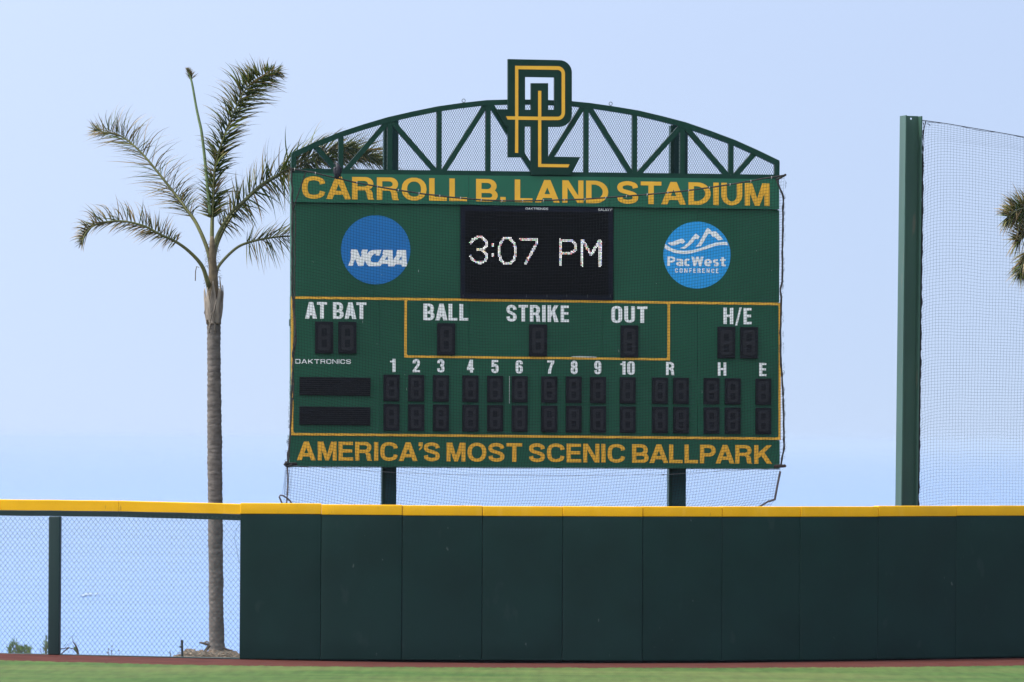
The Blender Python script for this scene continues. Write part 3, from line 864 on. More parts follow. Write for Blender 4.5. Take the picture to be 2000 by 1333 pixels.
# ---- round emblems
def disc(name, cx, cy, r, m):
    return poly(name, [[(cx + r * math.cos(2 * math.pi * k / 96), cy + r * 0.995 * math.sin(2 * math.pi * k / 96)) for k in range(96)]], 0.003, 0.002, m)
e1 = disc('round_emblem', 733.7, 488.5, 67.7, MT['blue'])
def zp(pts_, s, ox, oy): return [(x / s + ox, y / s + oy) for x, y in pts_]
NC = [(155, 150), (330, 150), (440, 395), (475, 275), (450, 270), (480, 152), (650, 155), (622, 275), (650, 265), (680, 222), (730, 186), (800, 162), (1060, 160), (1010, 335), (885, 325),
      (905, 298), (880, 280), (840, 286), (790, 330), (752, 390), (738, 450), (746, 500), (780, 530), (850, 540), (960, 530), (1000, 470), (1120, 290), (1095, 280), (1120, 165), (1395, 165),
      (1405, 475), (1530, 290), (1505, 285), (1535, 165), (1800, 168), (1815, 490), (1832, 590), (1812, 660), (1675, 660), (1665, 600), (1490, 595), (1445, 655), (1270, 655), (1250, 580), (1065, 585),
      (1035, 650), (680, 650), (620, 595), (588, 530), (570, 468), (555, 500), (520, 645), (365, 645), (270, 430), (228, 540), (210, 610), (190, 640), (65, 640), (140, 440), (150, 262), (135, 258)]
NH = [[(1240, 345), (1165, 460), (1260, 460)], [(1665, 345), (1580, 460), (1672, 460)]]
poly('lettering', [zp(l, 15.385, 676, 478) for l in [NC] + NH], 0.0055, 0.0022, MT['white'], e1)
e2 = disc('round_emblem', 1361.3, 498.6, 65.7, MT['sky_blue'])
PW = [[(1055, 185), (1085, 185), (1180, 275), (1195, 258), (1260, 262), (1420, 440), (1310, 465), (1225, 385), (1190, 388), (1125, 310), (1085, 315), (1040, 380), (975, 500), (915, 590), (790, 615), (860, 540), (960, 360), (1010, 260)],
      [(800, 308), (890, 375), (850, 440), (790, 430), (720, 520), (640, 590), (550, 655), (440, 640), (530, 600), (630, 510), (740, 370)],
      [(470, 425), (510, 430), (565, 490), (500, 540), (455, 520), (400, 548), (330, 575), (240, 580), (165, 525), (290, 490), (410, 445)],
      [(110, 545), (180, 600), (280, 655), (400, 690), (530, 700), (700, 690), (900, 640), (1080, 570), (1250, 515), (1420, 497), (1505, 500), (1530, 575), (1460, 565), (1330, 570), (1200, 600), (1050, 655), (900, 700), (700, 755), (560, 770), (430, 765), (300, 740), (170, 685), (88, 640)]]
mb = MB()
for l in PW:
    mb.prism([[B(x, y, 0.0055) for x, y in zp(l, 11.593, 1290, 430)]], 0.0022)
mb.build('mountain_mark', MT['white'], e2)
Z = lambda x, y: (x / 11.593 + 1290, y / 11.593 + 430)
lettering('lettering', 'PacWest', Z(155, 0)[0], Z(1475, 0)[0], (Z(0, 1040)[1], Z(0, 1052)[1]), (Z(0, 826)[1], Z(0, 838)[1]), 0.0055, MT['white'], e2, PACW, .002)
lettering('lettering', 'CONFERENCE', Z(330, 0)[0], Z(1315, 0)[0], (Z(0, 1192)[1], Z(0, 1204)[1]), (Z(0, 1094)[1], Z(0, 1104)[1]), 0.0055, MT['white'], e2, CONF, .002)

# ---- clock display with lit dots
vd = poly('video_display', [[(899.5, 401.5), (1197.3, 404.5), (1197.3, 586.2), (899.5, 582.8)]], 0.03, 0.2, MT['bezel'])
scr = poly('led_screen', [[(908.5, 412.5), (1188.5, 415.3), (1188.5, 577), (908.5, 573.8)]], 0.034, 0.003, MT['screen'], vd)
mb = MB()
for k in range(66):                       # louvres between the rows of dots
    y = 413.5 + k * 2.45
    strip(mb, 909, 1188, y, y + 2.9, y + .45, y + 3.35, 0.040, 0.005)
mb.build('louvre_fins', mat('fin_black', (0.007, 0.007, 0.008), rough=.7, var=.3, spec=.15), vd)
MT['latch'] = mat('latch_grey', (0.05, 0.05, 0.055))
for x in (904.6, 1028, 1068.5, 1107, 1147.6, 1192):
    mb = MB(); strip(mb, x - .5, x + .5, 575.5, 575.5, 581.5, 581.5, 0.034, 0.003)
    mb.build('latch', MT['latch'], vd)
lettering('lettering', 'DAKTRONICS', 1026.8, 1070.6, (410, 410.5), (405.9, 406.3), 0.0335, MT['white'], vd, WIDE)
lettering('lettering', 'GALAXY\u2019', 1168.8, 1196, (412.2, 412.6), (407.7, 408.1), 0.0335, MT['white'], vd, WIDE)
ST = [[(225, 490), (255, 450), (300, 427), (345, 427), (390, 460), (405, 500), (390, 535), (345, 565), (300, 567)], [(345, 565), (395, 605), (405, 650), (385, 690), (340, 710), (295, 708), (250, 680), (222, 640)],
      [(473, 508), (473, 520)], [(473, 620), (473, 632)],
      [(600, 435), (665, 435), (705, 480), (720, 530), (720, 620), (705, 670), (665, 708), (600, 708), (560, 670), (545, 620), (545, 530), (560, 480), (600, 435)],
      [(785, 440), (960, 440), (960, 490), (835, 715)],
      [(1227, 445), (1227, 722)], [(1227, 447), (1340, 447), (1385, 475), (1398, 520), (1385, 565), (1340, 590), (1227, 590)],
      [(1470, 447), (1470, 725)], [(1668, 450), (1668, 728)], [(1475, 445), (1568, 605), (1660, 450)]]
def segd(p, a, b):
    ab = (b[0] - a[0], b[1] - a[1]); l2 = ab[0] ** 2 + ab[1] ** 2
    t = 0 if l2 == 0 else max(0, min(1, ((p[0] - a[0]) * ab[0] + (p[1] - a[1]) * ab[1]) / l2))
    return math.hypot(p[0] - a[0] - t * ab[0], p[1] - a[1] - t * ab[1])
def led_mat():
    m = bpy.data.materials.new('lit_led')
    m.use_nodes = True
    t = m.node_tree
    b = t.nodes['Principled BSDF']
    a = t.nodes.new('ShaderNodeAttribute'); a.attribute_name = 'tint'
    t.links.new(a.outputs['Color'], b.inputs['Emission Color'])
    b.inputs['Emission Strength'].default_value = 1.25
    b.inputs['Base Color'].default_value = (0.02, 0.02, 0.02, 1)
    return m
pt = 14.0
lit = [MB() for _ in range(7)]
for gy in range(24, 56):
    for gx in range(12, 124):
        c = (gx * pt + 3, gy * pt + 5)
        yy = c[1] - (c[0] - 900) * 0.012 - 3
        if min(segd((c[0], yy), a, b) for s_ in ST for a, b in zip(s_, s_[1:])) > 15: continue
        mb = lit[0 if c[0] < 440 else 1 if c[0] < 510 and yy < 565 else 2 if c[0] < 510 else 3 if c[0] < 750 else 4 if c[0] < 1100 else 5 if c[0] < 1435 else 6]
        x, y = c[0] / 5.714 + 880, c[1] / 5.714 + 390
        q = B(x, y, 0.0415)
        h = 0.0060
        i = len(mb.v)
        mb.v += [(q.x - h, q.y, q.z - h), (q.x + h, q.y, q.z - h), (q.x + h, q.y, q.z + h), (q.x - h, q.y, q.z + h)]
        mb.f.append((i, i + 1, i + 2, i + 3))
        tint = random.choice([(1, 1, 1)] * 9 + [(1, .25, .3), (.5, 1, .6), (.45, .55, 1), (1, .8, .5), (.8, 1, 1), (.9, .75, 1)])
        mb.c += [tint] * 4
MT['led'] = led_mat()
for mb in lit:
    mb.build('lit_character', MT['led'], vd)

# ---- digit displays
def rrect(w_, h_, r, cx=0, cz=0, n=4):
    out = []
    for (sx, sz, a0) in ((1, 1, 0), (-1, 1, 90), (-1, -1, 180), (1, -1, 270)):
        out += [(cx + sx * (w_ / 2 - r) + r * math.cos(RAD(a0 + 90 * k / n)), 0, cz + sz * (h_ / 2 - r) + r * math.sin(RAD(a0 + 90 * k / n))) for k in range(n + 1)]
    return out
def digit_proto(wd, ht):
    me_h = bevelled_box('digit_display', (-wd / 2, -0.04, -ht / 2), (wd / 2, 0.0, ht / 2), 0.007, MT['module'], None)
    mb = MB()
    outer = rrect(wd * .66, ht * .80, wd * .14)
    h1 = rrect(wd * .30, ht * .24, .015, 0, ht * .165)
    h2 = rrect(wd * .30, ht * .24, .015, 0, -ht * .185)
    mb.prism([outer, h1, h2], 0.006)
    sg = mb.build('digit_segments', MT['segment'], me_h, (0, -0.0455, -ht * .0))
    return me_h, [sg]
def place_digit(proto, x0, x1, y0, y1, first=[]):
    c = B((x0 + x1) / 2, (y0 + y1) / 2, 0.004)
    root, kids = proto
    if root.name not in first:
        first.append(root.name)
        o = root
    else:
        o = root.copy(); COL.objects.link(o)
        for k in kids:
            q = k.copy(); COL.objects.link(q); q.parent = o
    o.parent = sb
    o.location = c
    return o
big = digit_proto(35.2 / 119.0, 62.0 / 119.9)
for r_ in ((615, 650.3, 628.8, 690.6), (660, 695.8, 629, 691), (853.3, 888.6, 632, 693.6), (1032.5, 1068, 634.4, 696), (1211.4, 1246, 636.4, 697.4), (1400.7, 1435.4, 638.8, 700.2), (1444.7, 1479.5, 639.2, 700.6)):
    place_digit(big, *r_)
small = digit_proto(31.3 / 119.0, 51.6 / 119.9)
cols = [(748.6, 779.6), (796.6, 828), (845, 876.4), (903, 933.8), (950.8, 982), (999, 1030), (1056.7, 1087.6), (1104, 1136), (1152, 1183), (1210, 1241), (1273, 1304), (1314, 1345), (1373.8, 1404.8), (1415, 1446), (1475, 1505.6)]
for x0_, x1_ in cols:
    f = ((x0_ + x1_) / 2 - 764) / (1490 - 764)
    place_digit(small, x0_, x1_, lerp(732.2, 739.8, f), lerp(784, 791.2, f))
    place_digit(small, x0_, x1_, lerp(789.8, 797.2, f), lerp(841.2, 848.2, f))
# ---- dot matrix team panels
for y0_, y1_, b0_, b1_ in ((736.4, 738, 772.2, 774), (794, 795.6, 830, 831.6)):
    mp_ = poly('message_panel', [[(585.4, y0_), (723.6, y1_), (723.2, b1_), (585, b0_)]], 0.03, 0.026, MT['module'])
    mb = MB()
    n = 9
    for k in range(n):
        t0, t1 = (k + .1) / n, (k + .36) / n
        strip(mb, 586, 722.8, lerp(y0_, b0_, t0), lerp(y1_, b1_, t0), lerp(y0_, b0_, t1), lerp(y1_, b1_, t1), 0.05, 0.02)
    mb.build('louvre_fins', MT['segment'], mp_)

# ---- support posts: wide-flange steel, from the bank up behind the truss
def ibeam(mb, cx, cy, w_, dp, z0, z1, tf=0.02, tw=0.02):
    mb.quadbox((cx - w_ / 2, cy - dp / 2, z0), (cx - w_ / 2 + tf, cy + dp / 2, z1))
    mb.quadbox((cx + w_ / 2 - tf, cy - dp / 2, z0), (cx + w_ / 2, cy + dp / 2, z1))
    mb.quadbox((cx - w_ / 2 + tf, cy - tw / 2, z0), (cx + w_ / 2 - tf, cy + tw / 2, z1))
for x0_, x1_, yt in ((746, 772, 232), (1305.5, 1337, 246)):
    a, b = B(x0_, 940, -0.55), B(x1_, 940, -0.55)
    ztop_ = B(x0_ + 20, yt, -0.55).z
    mb = MB()
    wd = b.x - a.x
    mb.quadbox((a.x, a.y - .12, -0.2), (a.x + wd, a.y + .12, ztop_))
    o = mb.build('support_post', MT['post'], sb)
    mb = MB()
    mb.quadbox((a.x - 0.02, a.y - .15, -0.2), (a.x + 0.035, a.y - .1205, ztop_))
    mb.build('edge_flange', MT['logo'], o)
    mb = MB()
    mb.quadbox((a.x + .05, a.y - .38, B(750, 420, 0).z), (a.x + wd - .05, a.y - .1205, B(750, 400, 0).z))
    mb.quadbox((a.x + .05, a.y - .38, B(750, 880, 0).z), (a.x + wd - .05, a.y - .1205, B(750, 860, 0).z))
    mb.build('mounting_bracket', MT['post'], o)

# ---- arched truss on top
TOPC = [(571, 298), (617, 277.2), (666, 257.5), (712, 242.5), (758, 229), (806, 218), (855, 208), (902, 201.3), (950, 196), (1000, 194.6), (1060, 195.2), (1117, 198), (1152, 201.4), (1200, 208.3), (1247.5, 216.2), (1293, 227), (1339, 239), (1388, 255.8), (1436.5, 274), (1479, 293), (1522.5, 314)]
def chord(l, th, d, back):
    return poly('truss_chord', [l + [(x, y + th * (1 + .25 * min(1, abs(x - 1047) / 500))) for x, y in reversed(l)]], d, back, MT['truss'])
chord(TOPC, 9.6, 0.02, 0.12)
poly('truss_chord', [[(570, 329.5), (1522.5, 341.6), (1522.5, 351.2), (570, 339.2)]], 0.021, 0.12, MT['truss'])
def topy(x): return interp(TOPC, x)
def boty(x): return 330 + (x - 570) * 0.0127
for k, x in enumerate((574, 666.5, 762, 858.5, 954, 1050, 1145.5, 1240.3, 1333.3, 1428.5, 1518.3)):
    h = 4.6
    poly('truss_bar', [[(x - h, topy(x - h) + 3), (x + h, topy(x + h) + 3), (x + h - .4, boty(x) + 4), (x - h - .4, boty(x) + 4)]], 0.016, 0.10, MT['truss'])
def diag(x0_, y0_, x1_, y1_, d):
    L = math.hypot(x1_ - x0_, y1_ - y0_); nx, ny = (y1_ - y0_) / L * 4.9, -(x1_ - x0_) / L * 4.9
    poly('truss_bar', [[(x0_ + nx, y0_ + ny), (x1_ + nx, y1_ + ny), (x1_ - nx, y1_ - ny), (x0_ - nx, y0_ - ny)]], d, 0.09, MT['truss'])
for k, g_ in enumerate(((614, 284, 660, 334), (675, 334, 758, 238), (768, 240, 851, 335), (866, 336, 951, 203), (958, 203, 1044, 338), (1057, 338, 1141, 206), (1150, 208, 1234, 341), (1247, 341, 1330, 248), (1338, 247, 1422, 344), (1436, 344, 1477, 297))):
    diag(*g_, 0.012 - 0.003 * (k % 2))
# wire infill of the truss
mb = MB()
dx, dy = 4.5, 8.2
k = 0
x = 574.0
while x < 1520:
    ptop = topy(x) + 5
    pb = boty(x) + 3
    pl = []
    y = math.floor(ptop / (dy / 2)) * (dy / 2) + dy / 2
    j = int(round(y / (dy / 2)))
    while y < pb:
        s_ = 1 if (j + k) % 2 else -1
        pl.append(B(x + s_ * dx * .25, y, -0.04 - 0.002 * s_))
        y += dy / 2; j += 1
    if len(pl) > 1:
        mb.tube(pl, 0.0036, n=3, caps=False)
    x += dx / 2; k += 1
mb.build('truss_wire_mesh', MT['mesh'], sb)
for ex, ey in ((905.5, 197), (1192.7, 203)):
    mb = MB()
    mb.tube([B(ex + 3.2 * math.cos(RAD(a)), ey + 3.4 * math.sin(RAD(a)), -0.04) for a in range(0, 361, 24)], 0.006, n=5)
    mb.tube([B(ex, ey + 3.2, -0.04), B(ex, ey + 17, -0.04)], 0.007, n=5)
    mb.build('eye_bolt', MT['steel'], sb)

# ---- interlocked PL sign
LS, LX, LY = 5.33, 960.0, 100.0
outer = [(172, 84), (700, 95)] + arc(705, 225, 132, -88, 0, 10, 130)[1:] + [(837, 660)] + arc(705, 660, 132, 0, 88, 10, 130)[1:] + [(590, 790), (590, 1100), (925, 1105), (842, 1262), (835, 1290), (412, 1290), (412, 787), (347, 787), (347, 1107), (172, 1107), (172, 785), (150, 785), (40, 607), (172, 607)]
hole = [(350, 270), (655, 275), (655, 612), (590, 612), (590, 335), (412, 335), (412, 612), (350, 612)]
mono = poly('monogram_sign', [zp(outer, LS, LX, LY), zp(hole, LS, LX, LY)], 0.085, 0.075, MT['logo'])
def gold_poly(l, d): poly('gold_inline', [zp(l, LS, LX, LY)], d, 0.003, MT['gold'], mono)
oa = arc(690, 238, 75, -90, 0, 10, 80); ob_ = arc(690, 640, 75, 0, 90, 10, 80)
ia = arc(690, 240, 40, -90, 0, 8, 43); ib = arc(690, 638, 40, 0, 90, 8, 46)
gold_poly([(246, 154), (690, 158)] + oa[1:] + ob_ + [(520, 720), (168, 714), (150, 679), (520, 684)] + ib[::-1] + ia[::-1] + [(279, 190), (279, 660), (246, 660)], 0.088)
gold_poly([(247, 640), (278.6, 640), (278, 1062), (245, 1060)], 0.0895)
gold_poly([(485, 415), (518.5, 415), (518.5, 1176), (812, 1180), (798, 1212), (485, 1208)], 0.091)

# ------------------------------------------------------------------ safety net in front of the scoreboard
ND = 0.50
net = empty('safety_net', BROOT + BN * ND, YAW)
tag(net, 'fine black protective net hung in front of the scoreboard from a sagging rope', 'net')
NO = Vector((0, -ND, 0))
def NP(px, py, d=ND): return B(px, py, d) - NO
TOP = [(567, 329), (612, 337.6), (666, 350.5), (700, 358), (760, 369), (820, 378.2), (880, 385.6), (940, 391), (980, 392.6), (1030, 392.8), (1080, 391.5), (1140, 389.6), (1200, 385.3), (1260, 380.6), (1330, 374.4), (1390, 366.3), (1440, 358.5), (1490, 349.5), (1533, 342.5)]
LE = [(328, 568), (400, 573), (600, 571), (700, 572), (780, 568), (850, 566), (905, 560), (950, 557), (1010, 552)]
RE = [(343, 1532), (385, 1529), (500, 1528.5), (570, 1525), (650, 1526), (760, 1528), (880, 1531), (912, 1524), (978, 1513), (1010, 1490)]
NCOL, NROW, RSP = 171, 118, 5.75
def net_pt(u, t):
    """u 0..1 across, t pixels below the rope"""
    xr = 567 + 966 * u
    y = interp(TOP, xr) + t
    xl, xr2 = interp(LE, y), interp(RE, y)
    # crowd the cords a little at both edges, where the net hangs in folds
    uu = u + 0.006 * math.sin(2 * math.pi * u) * (t / 650)
    x = lerp(xl, xr2, uu)
    x += 1.1 * noise.noise(Vector((u * 14, t * 0.012, 3)))
    y += 1.3 * noise.noise(Vector((u * 9, t * 0.008, 11))) + (abs(u - .5) * 2) ** 4 * 3 * math.sin(t * 0.035)
    d = ND + 0.10 * noise.noise(Vector((u * 4, t * 0.006, 7))) * min(1, t / 120) - 0.10 * max(0, (t - 480) / 200)
    return NP(x, y, d)
GRID = [[net_pt(i / NCOL, j * RSP) for j in range(NROW + 1)] for i in range(NCOL + 1)]
mb = MB()
TR = 0.0021
for i in range(NCOL + 1):
    mb.tube(GRID[i], TR, n=3, caps=False)
for j in range(1, NROW + 1):
    mb.tube([GRID[i][j] for i in range(NCOL + 1)], TR, n=3, caps=False)
mb.build('netting', MT['twine'], net)
mb = MB()
pl = []
for k in range(140):
    x = lerp(566, 1534, k / 139)
    pl.append(NP(x, interp(TOP, x) + .4 * noise.noise(Vector((x * .05, 0, 0)))))
mb.tube(pl, 0.0125, n=6)
mb.build('top_rope', MT['rope'], net)
for k in range(24):
    x = 575 + k * 40.5
    mb = MB(); c = NP(x, interp(TOP, x) + .5)
    mb.tube([c + Vector((-.004, -.004, -.022)), c + Vector((.003, -.014, 0)), c + Vector((.004, -.004, .022))], 0.006, n=5)
    mb.build('rope_tie', mat('pale_tie', (0.30, 0.29, 0.27)) if k == 0 else bpy.data.materials['pale_tie'], net)
# gathered side edges
def lumpy(name, keys, r, m, parent, y0, y1, d0, amp=2.0, seed=1, n=90, swap=False):
    mb = MB(); pl = []; rs = []
    for k in range(n):
        y = lerp(y0, y1, k / (n - 1))
        x = interp(keys, y) + amp * noise.noise(Vector((y * .05, seed, 0)))
        pl.append(NP(x, y, d0)); rs.append(r * (1 + .55 * noise.noise(Vector((y * .11, seed, 5)))))
    mb.tube(pl, rs, n=6)
    return mb.build(name, m, parent)
lumpy('side_rope', [(330, 569), (395, 571), (560, 570.5), (600, 573), (660, 578), (700, 573), (780, 569), (850, 566.5), (905, 562)], 0.017, MT['rope'], net, 330, 905, ND + .03, 1.6, 1)
lumpy('side_rope', [(330, 572), (440, 577), (560, 575), (640, 577), (690, 572), (760, 573), (850, 567), (900, 564)], 0.010, MT['rope'], net, 410, 900, ND + .05, 2.6, 4)
lumpy('side_rope', [(350, 1516), (384, 1530), (500, 1528), (550, 1528), (566, 1524), (580, 1526), (640, 1524.5), (690, 1524), (760, 1529), (830, 1531), (880, 1531), (908, 1525)], 0.016, MT['rope'], net, 349, 908, ND + .03, .9, 2)
mb = MB()
mb.tube([NP(*p) for p in ((597, 336), (592, 352), (585, 372), (578, 392), (573, 410))], 0.011, n=5)
mb.build('corner_rope', MT['rope'], net)
# frayed loops along the free edges
mb = MB()
for k in range(150):
    left = k % 2
    y = random.uniform(420, 900) if left else random.uniform(350, 900)
    x = (interp(LE, y) - 1.5) if left else (interp(RE, y) + 2.2)
    if left and y < 730 and random.random() < .7: continue
    s_ = -1 if left else 1
    w_ = random.uniform(1.5, 4.2 if left else 3.4)
    h = random.uniform(3, 7)
    mb.tube([NP(x, y), NP(x + s_ * w_, y + h * .3), NP(x + s_ * w_ * .8, y + h * .8), NP(x, y + h)], 0.0022, n=3, caps=False)
mb.build('frayed_edge', MT['twine'], net)
mb = MB()
for (pts_, r_) in ((((1524, 921), (1519, 945), (1513, 977)), .018), (((1514, 976), (1500, 980), (1490, 986), (1480, 992)), .016)):
    mb.tube([NP(*p) for p in pts_], r_, n=6)
mb.build('lower_rope', MT['grey_rope'], net)
mb = MB()
mb.tube([NP(*p) for p in ((561, 911), (562.5, 930), (562, 950), (560.5, 975), (558.5, 1000))], 0.012, n=6)
mb.tube([NP(*p) for p in ((554, 990), (548, 977), (545.5, 971), (547.5, 967.5), (553, 968.5), (560, 973), (567, 979), (572, 988), (575, 997))], 0.014, n=6)
mb.build('lower_rope', MT['grey_rope'], net)
# loose folds of net hanging off the lower left corner
mb = MB()
for k in range(7):
    x0_ = 553 + k * 1.9
    mb.tube([NP(x0_ + 3.5 + 1.2 * math.sin(y * .09 + k) - (y - 912) * .06 * (1 - k / 8), y) for y in range(911, 970, 4)], 0.0019, n=3, caps=False)
for k in range(14):
    y = 914 + k * 4
    mb.tube([NP(556 + j * 2.6 - (y - 912) * .05, y + 2.5 * math.sin(j * 1.7 + k)) for j in range(5)], 0.0019, n=3, caps=False)
mb.build('loose_netting', MT['twine'], net)
mb = MB()
mb.tube([NP(x, interp([(575, 910), (640, 914), (770, 923.5), (900, 927.8), (1100, 929.4), (1295, 927.6), (1380, 922.5), (1450, 918), (1515, 915)], x), ND + .02) for x in range(575, 1516, 20)], 0.004, n=4)
mb.tube([NP(1293.5, 927.6, ND + .02), NP(1297.5, 927.6, ND + .02)], 0.012, n=6)
mb.build('lower_cable', MT['steel'], net)
# brackets on the board that hold the net off its face
def arm(p, q, r, m, name='net_bracket'):
    mb = MB(); mb.tube([p, q], r, n=8); return mb.build(name, m, sb)
arm(B(1516, 352, 0.03), B(1534, 342, ND), 0.020, MT['rope'])
arm(B(572, 334, 0.03), B(567, 329, ND), 0.020, MT['rope'])
arm(B(1514, 911, 0.0), B(1533, 910.5, ND + .05), 0.026, MT['rust'])
arm(B(578, 907, 0.0), B(559, 907, ND), 0.026, MT['rope'])
mb = MB()
mb.tube([B(560, 902, ND + .02), B(556, 908, ND + .02), B(560, 911.5, ND + .02), B(570, 909, ND + .02)], 0.022, n=6)
mb.build('net_bracket', MT['rope'], sb)
mb = MB(); a, b = B(566.4, 624, -0.08), B(568.2, 637, -0.08)
mb.quadbox((a.x - .005, a.y, b.z), (b.x, a.y + .08, a.z)); mb.build('side_hinge', MT['truss'], sb)

# ------------------------------------------------------------------ crow on the rope
def skin_mesh(verts, edges, radii, sub=2, root=0):
    me = bpy.data.meshes.new('tmp'); me.from_pydata(verts, edges, [])
    o = bpy.data.objects.new('tmp', me); COL.objects.link(o)
    sk = o.modifiers.new('s', 'SKIN'); sk.use_smooth_shade = True
    for v, r in zip(me.skin_vertices[0].data, radii):
        v.radius = r
        v.use_root = False
    me.skin_vertices[0].data[root].use_root = True
    ss = o.modifiers.new('ss', 'SUBSURF'); ss.levels = ss.render_levels = sub
    dg = bpy.context.evaluated_depsgraph_get()
    out = bpy.data.meshes.new_from_object(o.evaluated_get(dg))
    bpy.data.objects.remove(o)
    return out
S_ = 1 / 120.0
feet = NP(663.5, 349.3) + NO
crow_loc = BROOT + BU * feet.x + BN * (-feet.y) + Vector((0, 0, feet.z))
crow = empty('crow', crow_loc, YAW)
tag(crow, 'black crow perched on the sagging net rope, seen from behind', 'bird')
# local: x right, y away from camera, z up, in photo pixels relative to the feet
cv = [(-3.6, -1.5, 15), (-4.0, -2.8, 7), (-7.2, -3.5, -1.5), (-3.2, 1, 21.5), (-4.2, 3, 26), (-5.4, 5, 29.4), (-8.6, 7.5, 29.2), (-12, 9, 28.2),
      (0.5, 0.5, 9), (1.2, 0.5, 4), (1.3, 0, 1.2), (-3, 1, 9), (-2.6, 1, 4), (-2.4, 0, 1.2), (-1, -2.0, 12)]
ce = [(0, 1), (1, 2), (0, 3), (3, 4), (4, 5), (5, 6), (6, 7), (0, 8), (8, 9), (9, 10), (0, 11), (11, 12), (12, 13)]
cv = cv[:14]
cr = [(7.6, 6.6), (5.2, 4), (3.0, 1.0), (6.2, 6.0), (4.0, 4.2), (3.9, 4.1), (1.5, 1.6), (.35, .35), (1.9, 1.9), (.8, .8), (.75, .75), (1.9, 1.9), (.8, .8), (.75, .75)]
cm = skin_mesh([tuple(c * S_ for c in v) for v in cv], ce, [(a * S_, b * S_) for a, b in cr])
link('body', cm, MT['crow'], crow)
def wing(sx):
    mb = MB(); n = 9
    for k in range(n):
        t = k / (n - 1)
        cz = lerp(22.5, 1.0, t); cxx = -3.6 + sx * lerp(5.2, 2.4, t ** 1.2) - 2.4 * t; cyy = lerp(-2.2, -6.4, min(1, t * 1.4)) + 2.2 * max(0, t - .6)
        hw = (1.2 + 4.2 * math.sin(math.pi * min(1, t * .8 + .12))) * (1 - .55 * t)
        for j in range(5):
            q = j / 4 - .5
            mb.v.append(tuple(c * S_ for c in (cxx + q * 2 * hw, cyy + abs(q) ** 2 * 8 * 1.4 - (.5 - q) * 0, cz)))
    m_ = len(mb.v)
    mb.v += [(x, y + 0.9 * S_, z) for x, y, z in mb.v]
    for k in range(n - 1):
        for j in range(4):
            a = k * 5 + j
            mb.f.append((a, a + 1, a + 6, a + 5)); mb.f.append((m_ + a, m_ + a + 5, m_ + a + 6, m_ + a + 1))
    ed = [k * 5 for k in range(n)] + [(n - 1) * 5 + j for j in range(1, 5)] + [k * 5 + 4 for k in range(n - 2, -1, -1)] + [3, 2, 1]
    for a, b in zip(ed, ed[1:] + ed[:1]):
        mb.f.append((a, b, b + m_, a + m_))
    o = mb.build('wing', MT['crow'], crow, smooth=True); fix_normals(o)
wing(-1); wing(1)
mb = MB()
for fx in (-2.4, 1.3):
    for dx_, dy_ in ((-1.6, -1.8), (0, -2.2), (1.5, -1.8), (0, 2.0)):
        mb.tube([tuple(c * S_ for c in p) for p in ((fx, 0, 1.5), (fx + dx_ * .6, dy_ * .7, 1.6), (fx + dx_, dy_, -.2))], .42 * S_, n=5)
mb.build('feet', MT['beak'], crow)

# ------------------------------------------------------------------ tall net post and side net
PY = 103.6
pb = P(1773, 990, PY)
tp = empty('net_post', (pb.x, PY, -0.3), RAD(16))
tag(tp, 'tall weathered green steel H-beam post holding the side net', 'post')
ztop_ = P(1780, 226, PY).z + 0.3
mb = MB()
W_, D_ = 0.285, 0.29
mb.quadbox((-W_ / 2, -D_ / 2, 0), (-W_ / 2 + .022, D_ / 2, ztop_ - .005))
mb.quadbox((W_ / 2 - .022, -D_ / 2, 0), (W_ / 2, D_ / 2, ztop_ - .012))
tpm = mb.build('flange_pair', MT['tall_post'], tp)
# web with the bolt hole near its top
zc = P(1779, 232, PY).z + 0.3
hw = W_ / 2 - .022
mb = MB()
circ = [(0.0 + .017 * math.cos(2 * math.pi * k / 16), 0, zc + .017 * math.sin(2 * math.pi * k / 16)) for k in range(16)]
mb.prism([[(-hw, 0, 0), (hw, 0, 0), (hw, 0, ztop_ - .006), (-hw, 0, ztop_ - .006)], circ], 0.014)
mb.build('web', MT['tall_post'], tp)
mb = MB()
mb.quadbox((-.3, -.3, -.1), (.3, .3, 0.02)); mb.build('base_plate', MT['tall_post'], tp)
# lean like the photograph
tp.rotation_euler = (0, RAD(0.42), RAD(16))
shift = P(1780, 226, PY) - (tp.location + Vector((math.sin(RAD(.42)) * ztop_, 0, ztop_)))
tp.location.x += shift.x

sn = empty('side_net', P(1900, 990, PY))
tag(sn, 'fine black net stretched away from the tall green steel post', 'net')
SO = sn.location.copy()
def SP(px, py, dY=0.0): return P(px, py, PY + dY) - SO
def st_top(x): return interp([(1801, 235), (1850, 242), (1900, 250.5), (1950, 259), (2000, 268), (2120, 288)], x)
def side_pt(i, j):
    q = j * 6.0
    dx_ = i * 6.1
    yc = 236 + q
    x = 1801.5 - 9.5 * (yc - 236) / 752 + dx_
    fall = lerp(0.17, 0.0, min(1, q / 560))
    pinch = (10 + 16 * math.exp(-((q - 170) / 160) ** 2)) * (1 - math.exp(-dx_ / 26)) * min(1, q / 50)
    y = yc + fall * dx_ - pinch + min(1, q / 40) * 2.2 * noise.noise(Vector((dx_ * .02, q * .02, 2))) + 5 * math.exp(-dx_ / 9) * math.sin(q * .055) * min(1, q / 60)
    x += 2.4 * math.exp(-dx_ / 12) * math.sin(q * .11) + dx_ * .02 * math.sin(q * .006 + .5) + .5 * noise.noise(Vector((dx_ * .05, q * .03, 8)))
    return SP(x, y, 0.25 * noise.noise(Vector((dx_ * .006, q * .005, 4))))
NI, NJ = 58, 132
GR = [[side_pt(i, j) for j in range(NJ + 1)] for i in range(NI + 1)]
mb = MB()
for i in range(NI + 1):
    mb.tube(GR[i], 0.0016, n=3, caps=False)
